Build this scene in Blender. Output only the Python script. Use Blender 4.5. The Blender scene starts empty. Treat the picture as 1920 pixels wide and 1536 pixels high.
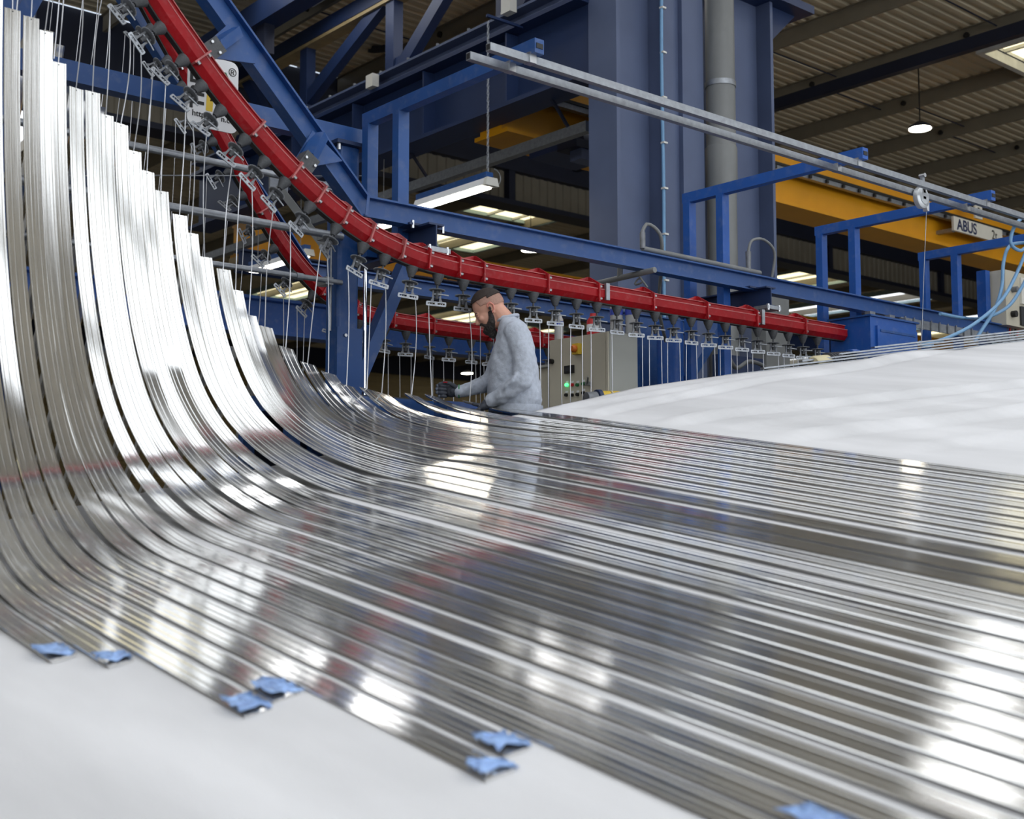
import bpy, bmesh, math, random
from mathutils import Vector, Matrix
random.seed(7)
SC = bpy.context.scene
COL = SC.collection
# ------------------------------------------------------------------ camera, world, exposure
# X runs along the conveyor (away to the right), Y across it (away to the left), camera at the origin, floor at z = -1.4
FPX, PITCH, AZ = 2290.0, math.atan(190 / 2290.0), math.radians(49.6)
cz, sz, cp, sp = math.cos(AZ), math.sin(AZ), math.cos(PITCH), math.sin(PITCH)
FW = Vector((cz * cp, sz * cp, sp)); RT = Vector((sz, -cz, 0)); UP = Vector((-cz * sp, -sz * sp, cp))
cd = bpy.data.cameras.new('camera')
cam = bpy.data.objects.new('camera', cd); COL.objects.link(cam)
cd.sensor_width = 36.0; cd.lens = FPX / 1920 * 36.0; cd.clip_start = 0.05; cd.clip_end = 300
M = Matrix((RT, UP, -FW)).transposed().to_4x4(); cam.matrix_world = M
cd.dof.use_dof = True; cd.dof.focus_distance = 9.0; cd.dof.aperture_fstop = 2.5
SC.camera = cam
w = bpy.data.worlds.new('sky'); SC.world = w; w.use_nodes = True
w.node_tree.nodes['Background'].inputs[0].default_value = (0.75, 0.85, 1.0, 1)
w.node_tree.nodes['Background'].inputs[1].default_value = 1.0
vs = SC.view_settings
vs.view_transform = 'Standard'; vs.look = 'None'; vs.gamma = 1.0; vs.use_curve_mapping = False; vs.exposure = EXPOSURE = 0.0
cy = SC.cycles
cy.use_denoising = True; cy.max_bounces = 6; cy.diffuse_bounces = 3; cy.glossy_bounces = 5; cy.transmission_bounces = 6
cy.caustics_reflective = False; cy.caustics_refractive = False; cy.sample_clamp_indirect = 6.0
cy.blur_glossy = 0.5
WINDOW_LIGHT = 2.5      # daylight through the glazed wall and the added band in the left wall
SKYLIGHT = 1.7        # daylight through the clear roof lights of the far bay
ADDED_STRIP = 1.75       # glow of roof strips added over both bays for fill and reflections
LAMP = 14.0
FLOOR = -1.4

def at(x, y, X=None, Y=None, Z=None):
    v = FW + RT * ((x - 960) / FPX) + UP * ((768 - y) / FPX)
    t = X / v.x if X is not None else Y / v.y if Y is not None else Z / v.z
    return v * t

# ------------------------------------------------------------------ materials
def lin(c):
    return tuple((x / 255 / 12.92) if x / 255 < 0.04045 else ((x / 255 + 0.055) / 1.055) ** 2.4 for x in c)
MATS = {}
def mat(name, rgb, rough=0.5, metal=0.0, var=0.12, scale=6.0, bump=0.0, bscale=60.0, stretch=(1, 1, 1), coat=0.0, dust=0.0):
    m = bpy.data.materials.new(name); m.use_nodes = True
    nt = m.node_tree; b = nt.nodes['Principled BSDF']; L = nt.links.new
    c = lin(rgb)
    tc = nt.nodes.new('ShaderNodeTexCoord'); mp = nt.nodes.new('ShaderNodeMapping'); mp.inputs['Scale'].default_value = stretch
    L(tc.outputs['Object'], mp.inputs['Vector'])
    n = nt.nodes.new('ShaderNodeTexNoise'); n.inputs['Scale'].default_value = scale; n.inputs['Detail'].default_value = 5
    L(mp.outputs['Vector'], n.inputs['Vector'])
    r = nt.nodes.new('ShaderNodeValToRGB')
    r.color_ramp.elements[0].position = 0.3; r.color_ramp.elements[1].position = 0.7
    r.color_ramp.elements[0].color = tuple(max(0, x * (1 - var)) for x in c) + (1,)
    r.color_ramp.elements[1].color = tuple(min(1, x * (1 + var)) for x in c) + (1,)
    L(n.outputs['Fac'], r.inputs['Fac'])
    out = r.outputs['Color']
    if dust:
        n2 = nt.nodes.new('ShaderNodeTexNoise'); n2.inputs['Scale'].default_value = scale * 5; n2.inputs['Detail'].default_value = 8
        L(tc.outputs['Object'], n2.inputs['Vector'])
        r2 = nt.nodes.new('ShaderNodeValToRGB'); r2.color_ramp.elements[0].position = 0.52; r2.color_ramp.elements[1].position = 0.75
        L(n2.outputs['Fac'], r2.inputs['Fac'])
        mu = nt.nodes.new('ShaderNodeMath'); mu.operation = 'MULTIPLY'; mu.inputs[1].default_value = dust
        L(r2.outputs['Color'], mu.inputs[0])
        mx = nt.nodes.new('ShaderNodeMix'); mx.data_type = 'RGBA'
        L(mu.outputs[0], mx.inputs[0]); L(out, mx.inputs[6]); mx.inputs[7].default_value = (0.42, 0.4, 0.38, 1)
        out = mx.outputs[2]
    L(out, b.inputs['Base Color'])
    b.inputs['Roughness'].default_value = rough; b.inputs['Metallic'].default_value = metal
    if coat: b.inputs['Coat Weight'].default_value = coat
    if bump:
        n3 = nt.nodes.new('ShaderNodeTexNoise'); n3.inputs['Scale'].default_value = bscale; n3.inputs['Detail'].default_value = 3
        L(mp.outputs['Vector'], n3.inputs['Vector'])
        bp = nt.nodes.new('ShaderNodeBump'); bp.inputs['Strength'].default_value = bump; bp.inputs['Distance'].default_value = 0.01
        L(n3.outputs['Fac'], bp.inputs['Height']); L(bp.outputs['Normal'], b.inputs['Normal'])
    MATS[name] = m
    return m
def emit(name, rgb, strength):
    m = bpy.data.materials.new(name); m.use_nodes = True
    b = m.node_tree.nodes['Principled BSDF']
    b.inputs['Base Color'].default_value = (0.6, 0.6, 0.6, 1); b.inputs['Roughness'].default_value = 0.4
    b.inputs['Emission Color'].default_value = lin(rgb) + (1,); b.inputs['Emission Strength'].default_value = strength
    MATS[name] = m
    return m
mat('blue', (28, 74, 136), 0.42, var=0.10, scale=3, dust=0.10)
mat('blue_bright', (26, 82, 162), 0.4, var=0.08, scale=3, dust=0.10)
mat('navy', (27, 46, 84), 0.5, var=0.12, scale=2)
mat('dark_navy', (22, 28, 48), 0.6, var=0.15, scale=2)
mat('grey_blue', (84, 96, 126), 0.5, var=0.08, scale=2)
mat('red', (146, 5, 18), 0.5, var=0.18, scale=5, dust=0.06)
MATS['red'].node_tree.nodes['Principled BSDF'].inputs['Specular IOR Level'].default_value = 0.25
mat('red_plate', (176, 92, 92), 0.5, var=0.2, scale=12, dust=0.3)
mat('red_plate_new', (160, 14, 26), 0.42, var=0.14, scale=12, dust=0.2)
mat('chain_black', (26, 22, 22), 0.6)
mat('yellow', (228, 158, 20), 0.45, var=0.06, scale=2)
mat('tan_soffit', (170, 150, 110), 0.6)
mat('roof', (204, 192, 166), 0.55, var=0.12, scale=1.2, stretch=(0.3, 1, 1))
mat('purlin', (126, 119, 104), 0.5, var=0.1, scale=2)
mat('cladding', (165, 146, 104), 0.55, var=0.06, scale=1)
mat('galv', (150, 154, 160), 0.42, metal=0.75, var=0.15, scale=25)
mat('grey_cast', (118, 121, 126), 0.5, metal=0.35, var=0.18, scale=30, dust=0.12)
mat('dark_cast', (72, 74, 78), 0.6, metal=0.1, var=0.2, scale=30, dust=0.15)
mat('steel', (190, 192, 195), 0.3, metal=1.0, var=0.08, scale=40)
mat('zinc', (212, 216, 220), 0.35, metal=0.5, var=0.05)
mat('chrome', (225, 228, 230), 0.12, metal=1.0, var=0.04)
mat('wire', (205, 207, 212), 0.35, metal=0.6, var=0.06)
mat('pvc', (122, 124, 124), 0.45, var=0.05)
mat('beige', (196, 190, 172), 0.5, var=0.05, scale=3, dust=0.08)
mat('beige_side', (172, 174, 168), 0.5, var=0.04, scale=3, dust=0.05)
mat('black', (18, 18, 20), 0.5)
mat('white', (232, 233, 235), 0.5, var=0.02)
mat('white_plastic', (222, 220, 212), 0.45, var=0.03)
mat('hose', (120, 165, 205), 0.4, var=0.05)
mat('cable', (120, 122, 122), 0.55)
mat('green', (20, 120, 70), 0.4); mat('sign_red', (205, 25, 40), 0.5); mat('sign_yellow', (225, 190, 60), 0.5); mat('sign_blue', (90, 140, 215), 0.5); mat('sign_green', (10, 105, 70), 0.5)
mat('crane_letter', (28, 44, 88), 0.5); mat('orange', (214, 112, 30), 0.45)
mat('film', (150, 182, 246), 0.2, var=0.3, scale=40, bump=0.6, bscale=40)
mat('cardboard', (150, 118, 80), 0.8); mat('bag', (120, 135, 165), 0.25, var=0.3, scale=15, bump=0.8, bscale=20)
mat('concrete', (132, 130, 126), 0.6, var=0.12, scale=1.5)
mat('rubber', (52, 54, 60), 0.6, bump=0.4, bscale=50)
mat('belt_cream', (206, 196, 160), 0.6)
mat('skin', (214, 160, 138), 0.5, var=0.06, scale=18)
mat('skin_ear', (216, 138, 122), 0.5, var=0.05)
mat('hair', (46, 36, 32), 0.7, var=0.4, scale=120, bump=0.5, bscale=200)
mat('hair_fade', (168, 130, 115), 0.65, var=0.15, scale=120)
mat('beard', (44, 38, 36), 0.75, var=0.5, scale=110, bump=0.9, bscale=140)
mat('sweat', (184, 191, 204), 0.9, var=0.10, scale=45, bump=0.25, bscale=160)
mat('jeans', (74, 96, 140), 0.85, var=0.15, scale=40)
mat('glove', (62, 66, 76), 0.65, var=0.25, scale=25)
mat('glove_grey', (120, 128, 142), 0.7, var=0.2, scale=30)
mat('glove_green', (30, 130, 70), 0.6); mat('glove_red', (200, 40, 50), 0.6)
mat('grille', (40, 42, 46), 0.6)
emit('lamp_tube', (255, 246, 228), LAMP)
emit('lamp_round', (255, 244, 222), LAMP * 1.6)
emit('window_light', (244, 249, 255), WINDOW_LIGHT)
emit('added_strip', (246, 250, 255), ADDED_STRIP)
emit('skylight', (255, 242, 196), SKYLIGHT)
emit('roof_glass', (250, 250, 250), 5.0)
emit('led_green', (40, 230, 110), 3.0)
mat('upstand', (150, 172, 178), 0.5)
mat('pane_frame', (190, 190, 185), 0.5)
mat('bottle_label', (60, 80, 180), 0.4)
mat('bottle_red', (190, 40, 44), 0.35)
def glassy(name, rgb, rough):
    m = mat(name, rgb, rough)
    b = m.node_tree.nodes['Principled BSDF']; b.inputs['Transmission Weight'].default_value = 0.45; b.inputs['IOR'].default_value = 1.3
glassy('bottle', (232, 232, 228), 0.12)
# bare extruded aluminium: fine lines run along the length (the sweep's V coordinate)
m = bpy.data.materials.new('aluminium'); m.use_nodes = True
nt = m.node_tree; b = nt.nodes['Principled BSDF']; L = nt.links.new
uv = nt.nodes.new('ShaderNodeUVMap'); mp = nt.nodes.new('ShaderNodeMapping'); mp.inputs['Scale'].default_value = (26, 0.6, 1)
L(uv.outputs[0], mp.inputs['Vector'])
n = nt.nodes.new('ShaderNodeTexNoise'); n.inputs['Scale'].default_value = 1.0; n.inputs['Detail'].default_value = 3; L(mp.outputs[0], n.inputs['Vector'])
mr = nt.nodes.new('ShaderNodeMapRange'); mr.inputs['To Min'].default_value = 0.04; mr.inputs['To Max'].default_value = 0.13; L(n.outputs['Fac'], mr.inputs['Value'])
L(mr.outputs[0], b.inputs['Roughness'])
bp = nt.nodes.new('ShaderNodeBump'); bp.inputs['Strength'].default_value = 0.05; bp.inputs['Distance'].default_value = 0.002
L(n.outputs['Fac'], bp.inputs['Height']); L(bp.outputs['Normal'], b.inputs['Normal'])
b.inputs['Base Color'].default_value = (0.82, 0.82, 0.81, 1); b.inputs['Metallic'].default_value = 0.90
MATS['aluminium'] = m
# woven canvas with long soft grey smudges
m = mat('canvas', (220, 220, 222), 0.85, var=0.12, scale=1.8, bump=0.15, bscale=120, stretch=(1.6, 0.35, 1))

# ------------------------------------------------------------------ mesh builder
class MB:
    def __init__(s): s.v = []; s.f = []; s.uv = {}
    def add(s, vs, fs):
        o = len(s.v); s.v += [tuple(x) for x in vs]; s.f += [tuple(i + o for i in f) for f in fs]; return s
    def box(s, c, d, R=None):
        c = Vector(c); h = Vector(d) / 2
        vs = [Vector((sx * h.x, sy * h.y, sz_ * h.z)) for sx in (-1, 1) for sy in (-1, 1) for sz_ in (-1, 1)]
        if R is not None: vs = [R @ x for x in vs]
        return s.add([c + x for x in vs], [(0, 1, 3, 2), (4, 6, 7, 5), (0, 4, 5, 1), (2, 3, 7, 6), (0, 2, 6, 4), (1, 5, 7, 3)])
    def span(s, a, b):
        a = Vector(a); b = Vector(b); return s.box((a + b) / 2, [abs(x) for x in (b - a)])
    def prism(s, poly, o, u, v, t):
        # poly in the plane (u, v) at o, pushed along t
        o = Vector(o); u = Vector(u); v = Vector(v); t = Vector(t); n = len(poly)
        A = [o + u * p[0] + v * p[1] for p in poly]; B = [x + t for x in A]
        return s.add(A + B, [tuple(range(n))[::-1], tuple(range(n, 2 * n))] + [(i, (i + 1) % n, n + (i + 1) % n, n + i) for i in range(n)])
    def sweep(s, cs, path, frames, cap=True, closed=True):
        n = len(cs); vs = []
        for p, (u, v) in zip(path, frames):
            vs += [Vector(p) + Vector(u) * a + Vector(v) * b_ for a, b_ in cs]
        fs = []
        for i in range(len(path) - 1):
            for j in range(n if closed else n - 1):
                k = (j + 1) % n
                fs.append((i * n + j, i * n + k, (i + 1) * n + k, (i + 1) * n + j))
        if cap and closed:
            fs.append(tuple(range(n))[::-1]); fs.append(tuple((len(path) - 1) * n + j for j in range(n)))
        return s.add(vs, fs)
    def tube(s, path, r, n=8, cap=True):
        path = [Vector(p) for p in path]; fr = []
        rr = r if isinstance(r, (list, tuple)) else [r] * len(path)
        up = None; vs = []
        for i, p in enumerate(path):
            t = (path[min(i + 1, len(path) - 1)] - path[max(i - 1, 0)])
            if t.length < 1e-9: t = Vector((0, 0, 1))
            t.normalize()
            if up is None: up = Vector((0, 0, 1)) if abs(t.z) < 0.9 else Vector((1, 0, 0))
            a = t.cross(up); a.normalize(); c = a.cross(t); up = c
            vs += [p + (a * math.cos(2 * math.pi * k / n) + c * math.sin(2 * math.pi * k / n)) * rr[i] for k in range(n)]
        fs = [(i * n + j, i * n + (j + 1) % n, (i + 1) * n + (j + 1) % n, (i + 1) * n + j) for i in range(len(path) - 1) for j in range(n)]
        if cap: fs += [tuple(range(n))[::-1], tuple((len(path) - 1) * n + j for j in range(n))]
        return s.add(vs, fs)
    def bar(s, p, q, w, h, up=(0, 0, 1)):
        p = Vector(p); q = Vector(q); t = (q - p).normalized(); up = Vector(up)
        a = t.cross(up)
        if a.length < 1e-4: a = t.cross(Vector((0, 1, 0)))
        a.normalize(); c = a.cross(t)
        return s.sweep([(-w / 2, -h / 2), (w / 2, -h / 2), (w / 2, h / 2), (-w / 2, h / 2)], [p, q], [(a, c)] * 2)
    def ibeam(s, path, frames, w, h, tf=0.02, tw=0.014):
        a, c = w / 2, h / 2
        cs = [(-a, -c), (a, -c), (a, -c + tf), (tw / 2, -c + tf), (tw / 2, c - tf), (a, c - tf), (a, c), (-a, c), (-a, c - tf), (-tw / 2, c - tf), (-tw / 2, -c + tf), (-a, -c + tf)]
        return s.sweep(cs, path, frames)
    def lathe(s, prof, o=(0, 0, 0), ax=(0, 0, 1), n=16):
        ax = Vector(ax).normalized(); o = Vector(o)
        a = ax.orthogonal().normalized(); c = ax.cross(a); vs = []
        for r, z in prof:
            vs += [o + ax * z + (a * math.cos(2 * math.pi * k / n) + c * math.sin(2 * math.pi * k / n)) * r for k in range(n)]
        m_ = len(prof)
        fs = [(i * n + j, i * n + (j + 1) % n, (i + 1) * n + (j + 1) % n, (i + 1) * n + j) for i in range(m_ - 1) for j in range(n)]
        fs += [tuple(range(n))[::-1], tuple((m_ - 1) * n + j for j in range(n))]
        return s.add(vs, fs)
    def mesh(s, name, smooth=None):
        me = bpy.data.meshes.new(name); me.from_pydata(s.v, [], s.f); me.validate()
        bm = bmesh.new(); bm.from_mesh(me); bmesh.ops.recalc_face_normals(bm, faces=bm.faces); bm.to_mesh(me); bm.free()
        if smooth:
            me.shade_smooth(); me.set_sharp_from_angle(angle=math.radians(smooth))
        return me
    def build(s, name, m, parent=None, smooth=None):
        return put(name, s.mesh(name, smooth), m, parent)
def put(name, me, m, parent=None):
    o = bpy.data.objects.new(name, me); COL.objects.link(o)
    if m is not None:
        me.materials.clear(); me.materials.append(MATS[m])
    if parent is not None:
        o.parent = parent; o.matrix_parent_inverse = WORLD(parent).inverted()
    return o
def WORLD(o):
    return (WORLD(o.parent) @ o.matrix_parent_inverse @ o.matrix_basis) if o.parent else o.matrix_basis.copy()
def tag(o, label=None, cat=None, group=None, kind=None):
    if label: o['label'] = label
    if cat: o['category'] = cat
    if group: o['group'] = group
    if kind: o['kind'] = kind
    return o
def thing(name, label, cat, loc=(0, 0, 0), group=None, matrix=None):
    o = bpy.data.objects.new(name, None); COL.objects.link(o); o.empty_display_size = 0.1
    if matrix is not None: o.matrix_basis = matrix
    else: o.location = loc
    return tag(o, label, cat, group)
def struct(name, mb, m, smooth=None, label=None):
    o = mb.build(name, m, None, smooth); o['kind'] = 'structure'
    if label: o['label'] = label
    return o
def text(body, size, name, m, parent, o, u, v, align='LEFT', bold=0.0, extrude=0.001):
    cu = bpy.data.curves.new(name, 'FONT'); cu.body = body; cu.size = size; cu.align_x = align; cu.extrude = extrude; cu.offset = bold
    t = bpy.data.objects.new(name, cu); COL.objects.link(t)
    dg = bpy.context.evaluated_depsgraph_get(); me = bpy.data.meshes.new_from_object(t.evaluated_get(dg))
    bpy.data.objects.remove(t)
    u = Vector(u).normalized(); v = Vector(v).normalized(); nrm = u.cross(v)
    T = Matrix((u, v, nrm)).transposed().to_4x4(); T.translation = Vector(o)
    me.transform(T)
    return put(name, me, m, parent)
ORD = ['first', 'second', 'third', 'fourth', 'fifth', 'sixth', 'seventh', 'eighth', 'ninth', 'tenth', 'eleventh', 'twelfth', 'thirteenth', 'fourteenth', 'fifteenth', 'sixteenth', 'seventeenth', 'eighteenth', 'nineteenth', 'twentieth', 'twenty-first', 'twenty-second', 'twenty-third', 'twenty-fourth', 'twenty-fifth', 'twenty-sixth', 'twenty-seventh', 'twenty-eighth', 'twenty-ninth', 'thirtieth', 'thirty-first', 'thirty-second', 'thirty-third', 'thirty-fourth', 'thirty-fifth', 'thirty-sixth', 'thirty-seventh', 'thirty-eighth', 'thirty-ninth', 'fortieth']
AX, AY, AZV = Vector((1, 0, 0)), Vector((0, 1, 0)), Vector((0, 0, 1))
def smooth01(t):
    t = max(0.0, min(1.0, t)); return t * t * (3 - 2 * t)
def resample(pts, step):
    pts = [Vector(p) for p in pts]
    # Catmull-Rom through the points, then even steps
    dense = []
    for i in range(len(pts) - 1):
        p0 = pts[max(i - 1, 0)]; p1 = pts[i]; p2 = pts[i + 1]; p3 = pts[min(i + 2, len(pts) - 1)]
        for k in range(24):
            t = k / 24
            dense.append(0.5 * ((2 * p1) + (p2 - p0) * t + (2 * p0 - 5 * p1 + 4 * p2 - p3) * t * t + (3 * p1 - p0 - 3 * p2 + p3) * t ** 3))
    dense.append(pts[-1])
    out = [dense[0]]; acc = 0.0
    for a, c in zip(dense, dense[1:]):
        seg = (c - a).length
        while acc + seg >= step:
            f = (step - acc) / seg; a = a + (c - a) * f; out.append(a.copy()); seg = (c - a).length; acc = 0.0
        acc += seg
    return out
# ------------------------------------------------------------------ the hall: floor, walls, roofs, windows
struct('floor', MB().span((-16, -10, FLOOR - 0.2), (62, 50, FLOOR)), 'concrete')
YV, YF, ZR, ZF = 18.5, 48.0, 7.8, 7.4
struct('wall_left', MB().span((-14.3, -10, FLOOR), (-14, 50, 9)), 'cladding')
struct('wall_right', MB().span((60, -10, FLOOR), (60.3, 50, 9)), 'cladding')
# far wall of horizontal profiled sheets, and the dark eaves band over it
def corrugated(o, u, v, n_dir, lu, lv, pitch, amp):
    # ridges run along u (length lu); profile steps along v (length lv)
    o = Vector(o); u = Vector(u); v = Vector(v); nd = Vector(n_dir); prof = []
    k = int(lv / pitch)
    for i in range(k):
        for a, h in ((0, 0), (0.40, 0), (0.5, 1), (0.9, 1)):
            prof.append(((i + a) * pitch, h * amp))
    prof.append((k * pitch, 0))
    m = MB(); n = len(prof)
    m.add([o + v * a + nd * h for a, h in prof] + [o + u * lu + v * a + nd * h for a, h in prof], [(i, i + 1, n + i + 1, n + i) for i in range(n - 1)])
    return m
struct('wall_far', corrugated((-16, YF, FLOOR), AX, AZV, -AY, 78, 9.4, 0.3, 0.04), 'cladding')
struct('trim_1', MB().span((-16, YF - 0.3, 6.5), (60, YF - 0.06, 7.5)), 'dark_navy', label='dark eaves band along the top of the far wall')
ceiling = struct('ceiling', corrugated((-14, -10, ZR), AX, AY, AZV, 76, YV + 10, 0.20, 0.04), 'roof', label='profiled metal roof over the near bay')
ceiling2 = struct('ceiling_far_bay', corrugated((-14, YV, ZF), AX, AY, AZV, 76, YF - YV, 0.27, 0.045), 'roof', label='profiled metal roof over the far bay')
pm = MB(); a = 0.05
def zsec(y0, y1, dz):
    m = MB(); h = 0.26
    return m.prism([(-a, 0), (0.006, 0), (0.006, -h + 0.012), (a, -h + 0.012), (a, -h), (-0.006, -h), (-0.006, -0.012), (-a, -0.012)], (0, y0, dz), AX, AZV, (0, y1 - y0, 0))
pme = zsec(-9, YV, ZR).mesh('purlin'); pmf = zsec(YV, YF, ZF).mesh('purlin')
for i in range(-12, 18):
    o = put('purlin', pme, 'purlin', ceiling); o.location.x = 15.9 + i * 2.17
for i in range(-6, 18):
    o = put('purlin', pmf, 'purlin', ceiling2); o.location.x = 15.2 + i * 2.4
tr = MB().tube([(0, 0, 0), (2.17, 0, 0)], 0.013, 5).mesh('tie_rod')
nb = MB().lathe([(0.0, -0.02), (0.05, -0.02), (0.05, 0.02), (0, 0.02)], (0, 0, 0), (1, 0, 0), 8).mesh('rod_washer')
for i in range(-4, 8):
    for y in (9.6, 12.6, 15.6):
        yy = y + (0.25 if i % 2 else -0.25)
        o = put('tie_rod', tr, 'dark_navy', ceiling); o.location = (15.9 + i * 2.17, yy, ZR - 0.12)
        o = put('rod_washer', nb, 'black', ceiling); o.location = (15.9 + i * 2.17 - 0.03, yy, ZR - 0.13)
# wind bracing and the tie under the purlins of the near bay
struct('trim_2', MB().bar((17.45, 5, 7.25), (17.45, YV, 7.25), 0.14, 0.20), 'dark_navy', label='dark blue tie beam under the roof purlins')
struct('trim_3', MB().bar(at(1418, 34, X=15.0), at(1880, -6, X=20.0), 0.10, 0.12), 'dark_navy', label='dark blue wind brace in the upper right corner')
# valley girder between the two bays: dark web, pale cladding strip, bottom flange, stiffeners
vg = struct('trim_4', MB().span((-14, YV - 0.05, 6.85), (60, YV + 0.05, ZR)), 'dark_navy', label='dark valley girder between the two roof bays')
MB().span((-14, YV - 0.25, 6.10), (60, YV + 0.25, 6.2)).build('bottom_flange', 'dark_navy', vg)
MB().span((-14, YV - 0.2, 6.82), (60, YV + 0.2, 6.9)).build('middle_flange', 'dark_navy', vg)
corrugated((-14, YV - 0.02, 6.2), AZV, AX, -AY, 0.62, 74, 0.22, 0.03).build('cladding_strip', 'purlin', vg)
sm = MB().box((0, 0, 0), (0.16, 0.36, 0.66)).mesh('stiffener')
for i in range(12):
    o = put('stiffener', sm, 'dark_navy', vg); o.location = (-6 + 5.4 * i, YV, 6.52)
# roof lights: a raised frame with a glowing pane
WN = [0]
def rooflight(x0, x1, y0, y1, z, bars=2, glow='skylight'):
    WN[0] += 1
    f = MB(); t = 0.1; dp = 0.14 if z < 7.5 else 0.3
    f.span((x0 - t, y0 - t, z - dp), (x1 + t, y0, z + 0.02)); f.span((x0 - t, y1, z - dp), (x1 + t, y1 + t, z + 0.02))
    f.span((x0 - t, y0, z - dp), (x0, y1, z + 0.02)); f.span((x1, y0, z - dp), (x1 + t, y1, z + 0.02))
    o = struct('window_%d' % WN[0], f, 'upstand' if z < 7.5 else 'pane_frame', label='roof light')
    MB().span((x0, y0, z - 0.05), (x1, y1, z - 0.02)).build('pane', glow, o)
    for i in range(1, bars + 1):
        x = x0 + (x1 - x0) * i / (bars + 1)
        MB().span((x - 0.03, y0, z - 0.12), (x + 0.03, y1, z - 0.06)).build('glazing_bar', 'pane_frame', o)
for r in ((18.0, 20.4, 20.8, 23.0), (19.0, 21.2, 24.4, 26.6), (19.7, 21.4, 33.6, 36.8), (26.9, 29.3, 34.8, 37.4), (30.5, 33, 22, 26), (38, 41, 28, 33), (31, 33.5, 36, 39), (44, 47, 24, 29), (-9, -6, 20, 26), (-9, -6, 32, 38)):  # the later entries are added to brighten the far bay
    rooflight(*r, ZF)
for x in (-3, 1.5, 6.0):  # glowing strips added to lift the light in the far bay
    rooflight(x, x + 2.0, 20, 27, ZF, 0, 'added_strip')
for x in (36, 42, 48):  # more added strips, also for far-bay light
    rooflight(x, x + 2.0, 20, 44, ZF, 0, 'added_strip')
for i in range(-9, 7):  # unseen glowing strips, laid out to whiten reflections in the bent profiles
    if i % 2 or i in (-8, -4): rooflight(15.9 + i * 2.17 + 0.15, 15.9 + (i + 1) * 2.17 - 0.15, -8.6, (11.5 if i % 2 else 3.6) if i < -4 else 5.4, ZR, 0, 'added_strip')
for r in ((9.6, 11.2, 9.6, 12.7), (7.2, 9.1, 12.4, 15.3), (13.95, 15.6, 6.9, 7.9), (11.8, 13.4, 5.8, 7.0)): rooflight(*r, ZR, 1, 'roof_glass')
p = at(1906, 72, Z=ZR); rooflight(p.x - 0.5, p.x + 1.5, p.y - 2.6, p.y + 0.3, ZR)
# glazed wall behind the camera
wb = MB(); z0, z1 = 1.5, 6.9
WN[0] += 1; wl = struct('window_%d' % WN[0], MB().span((-13.99, -5, 2.2), (-13.9, 15, 2.3)).span((-13.99, -5, 6.2), (-13.9, 15, 6.3)), 'pane_frame', label='added glazed band in the left wall')  # unseen glazing, added to light the faces turned left
lp = MB().box((0, 0, 0), (0.02, 1.9, 3.85)).mesh('pane')
for i in range(10):
    o = put('pane', lp, 'window_light', wl); o.location = (-13.95, -4 + 2 * i, 4.25)
wb.span((-14, -9.3, FLOOR), (60, -9, z0)); wb.span((-14, -9.3, z1), (60, -9, 9)); wb.span((-14, -9.3, z0), (-9, -9, z1)); wb.span((27, -9.3, z0), (60, -9, z1))
struct('wall_rear', wb, 'white_plastic')
fm = MB()
for i in range(25): fm.span((-9 + 1.5 * i - 0.04, -9.12, z0), (-9 + 1.5 * i + 0.04, -9.0, z1))
for z in (z0 + 0.04, 3.3, 5.1, z1 - 0.04): fm.span((-9, -9.12, z - 0.04), (27, -9.0, z + 0.04))
WN[0] += 1; wn = struct('window_%d' % WN[0], fm, 'pane_frame', label='tall glazed wall with mullions')
pn = MB().box((0, 0, 0), (1.42, 0.02, 1.7)).mesh('pane')
for i in range(24):
    for z in (2.4, 4.2, 6.0):
        o = put('pane', pn, 'window_light', wn); o.location = (-9 + 1.5 * i + 0.75, -9.1, z)

# ------------------------------------------------------------------ building steel: columns, girder, truss
def icol(name, label, x0, x1, y, depth, z1, m, tf=0.05):
    t = thing(name, label, 'column', ((x0 + x1) / 2, y, FLOOR))
    MB().span((x0, y - depth / 2, FLOOR), (x0 + tf, y + depth / 2, z1)).build('flange', m, t)
    MB().span((x1 - tf, y - depth / 2, FLOOR), (x1, y + depth / 2, z1)).build('flange', m, t)
    MB().span((x0 + tf, y - 0.02, FLOOR), (x1 - tf, y + 0.02, z1)).build('web', m, t)
    return t
c1 = icol('steel_column', 'wide blue steel column with a pale cable up it', 8.92, 9.66, 9.0, 0.42, ZR, 'grey_blue')
c2 = thing('box_column', 'grey-blue boxed steel column just left of the grey drainpipe', 'column', (9.98, 8.95, FLOOR))
MB().span((9.68, 8.82, FLOOR), (9.92, 9.1, ZR)).build('face_plate', 'grey_blue', c2)
MB().span((9.92, 8.76, FLOOR), (10.27, 9.1, ZR)).build('box_section', 'grey_blue', c2)
c3 = icol('steel_column', 'blue steel column just right of the grey drainpipe', 10.75, 11.62, 9.05, 0.46, ZR, 'grey_blue')
MB().prism([(0, 0), (0.55, 0), (0, -0.5)], (11.62, 8.9, 6.1), AX, AZV, (0, 0.06, 0)).build('gusset', 'navy', c3)
MB().span((10.6, 8.7, 6.1), (12.3, 9.4, 6.2)).build('cap_plate', 'navy', c3)
pp = thing('drainpipe', 'fat grey plastic drainpipe between the blue columns', 'pipe', (10.49, 8.7, FLOOR))
MB().tube([(10.49, 8.7, FLOOR), (10.49, 8.7, ZR)], 0.165, 20).build('pipe', 'pvc', pp, 40)
MB().lathe([(0.17, 0), (0.178, 0.02), (0.178, 0.5), (0.17, 0.52)], (10.49, 8.7, 3.55), AZV, 20).build('socket', 'pvc', pp, 40)
MB().lathe([(0.168, 0), (0.176, 0), (0.176, 0.06), (0.168, 0.06)], (10.49, 8.7, 4.75), AZV, 20).build('clamp', 'galv', pp, 40)
cb = thing('wall_cable', 'pale blue cable clipped up the wide blue column', 'cable', (9.58, 8.75, 0))
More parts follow.
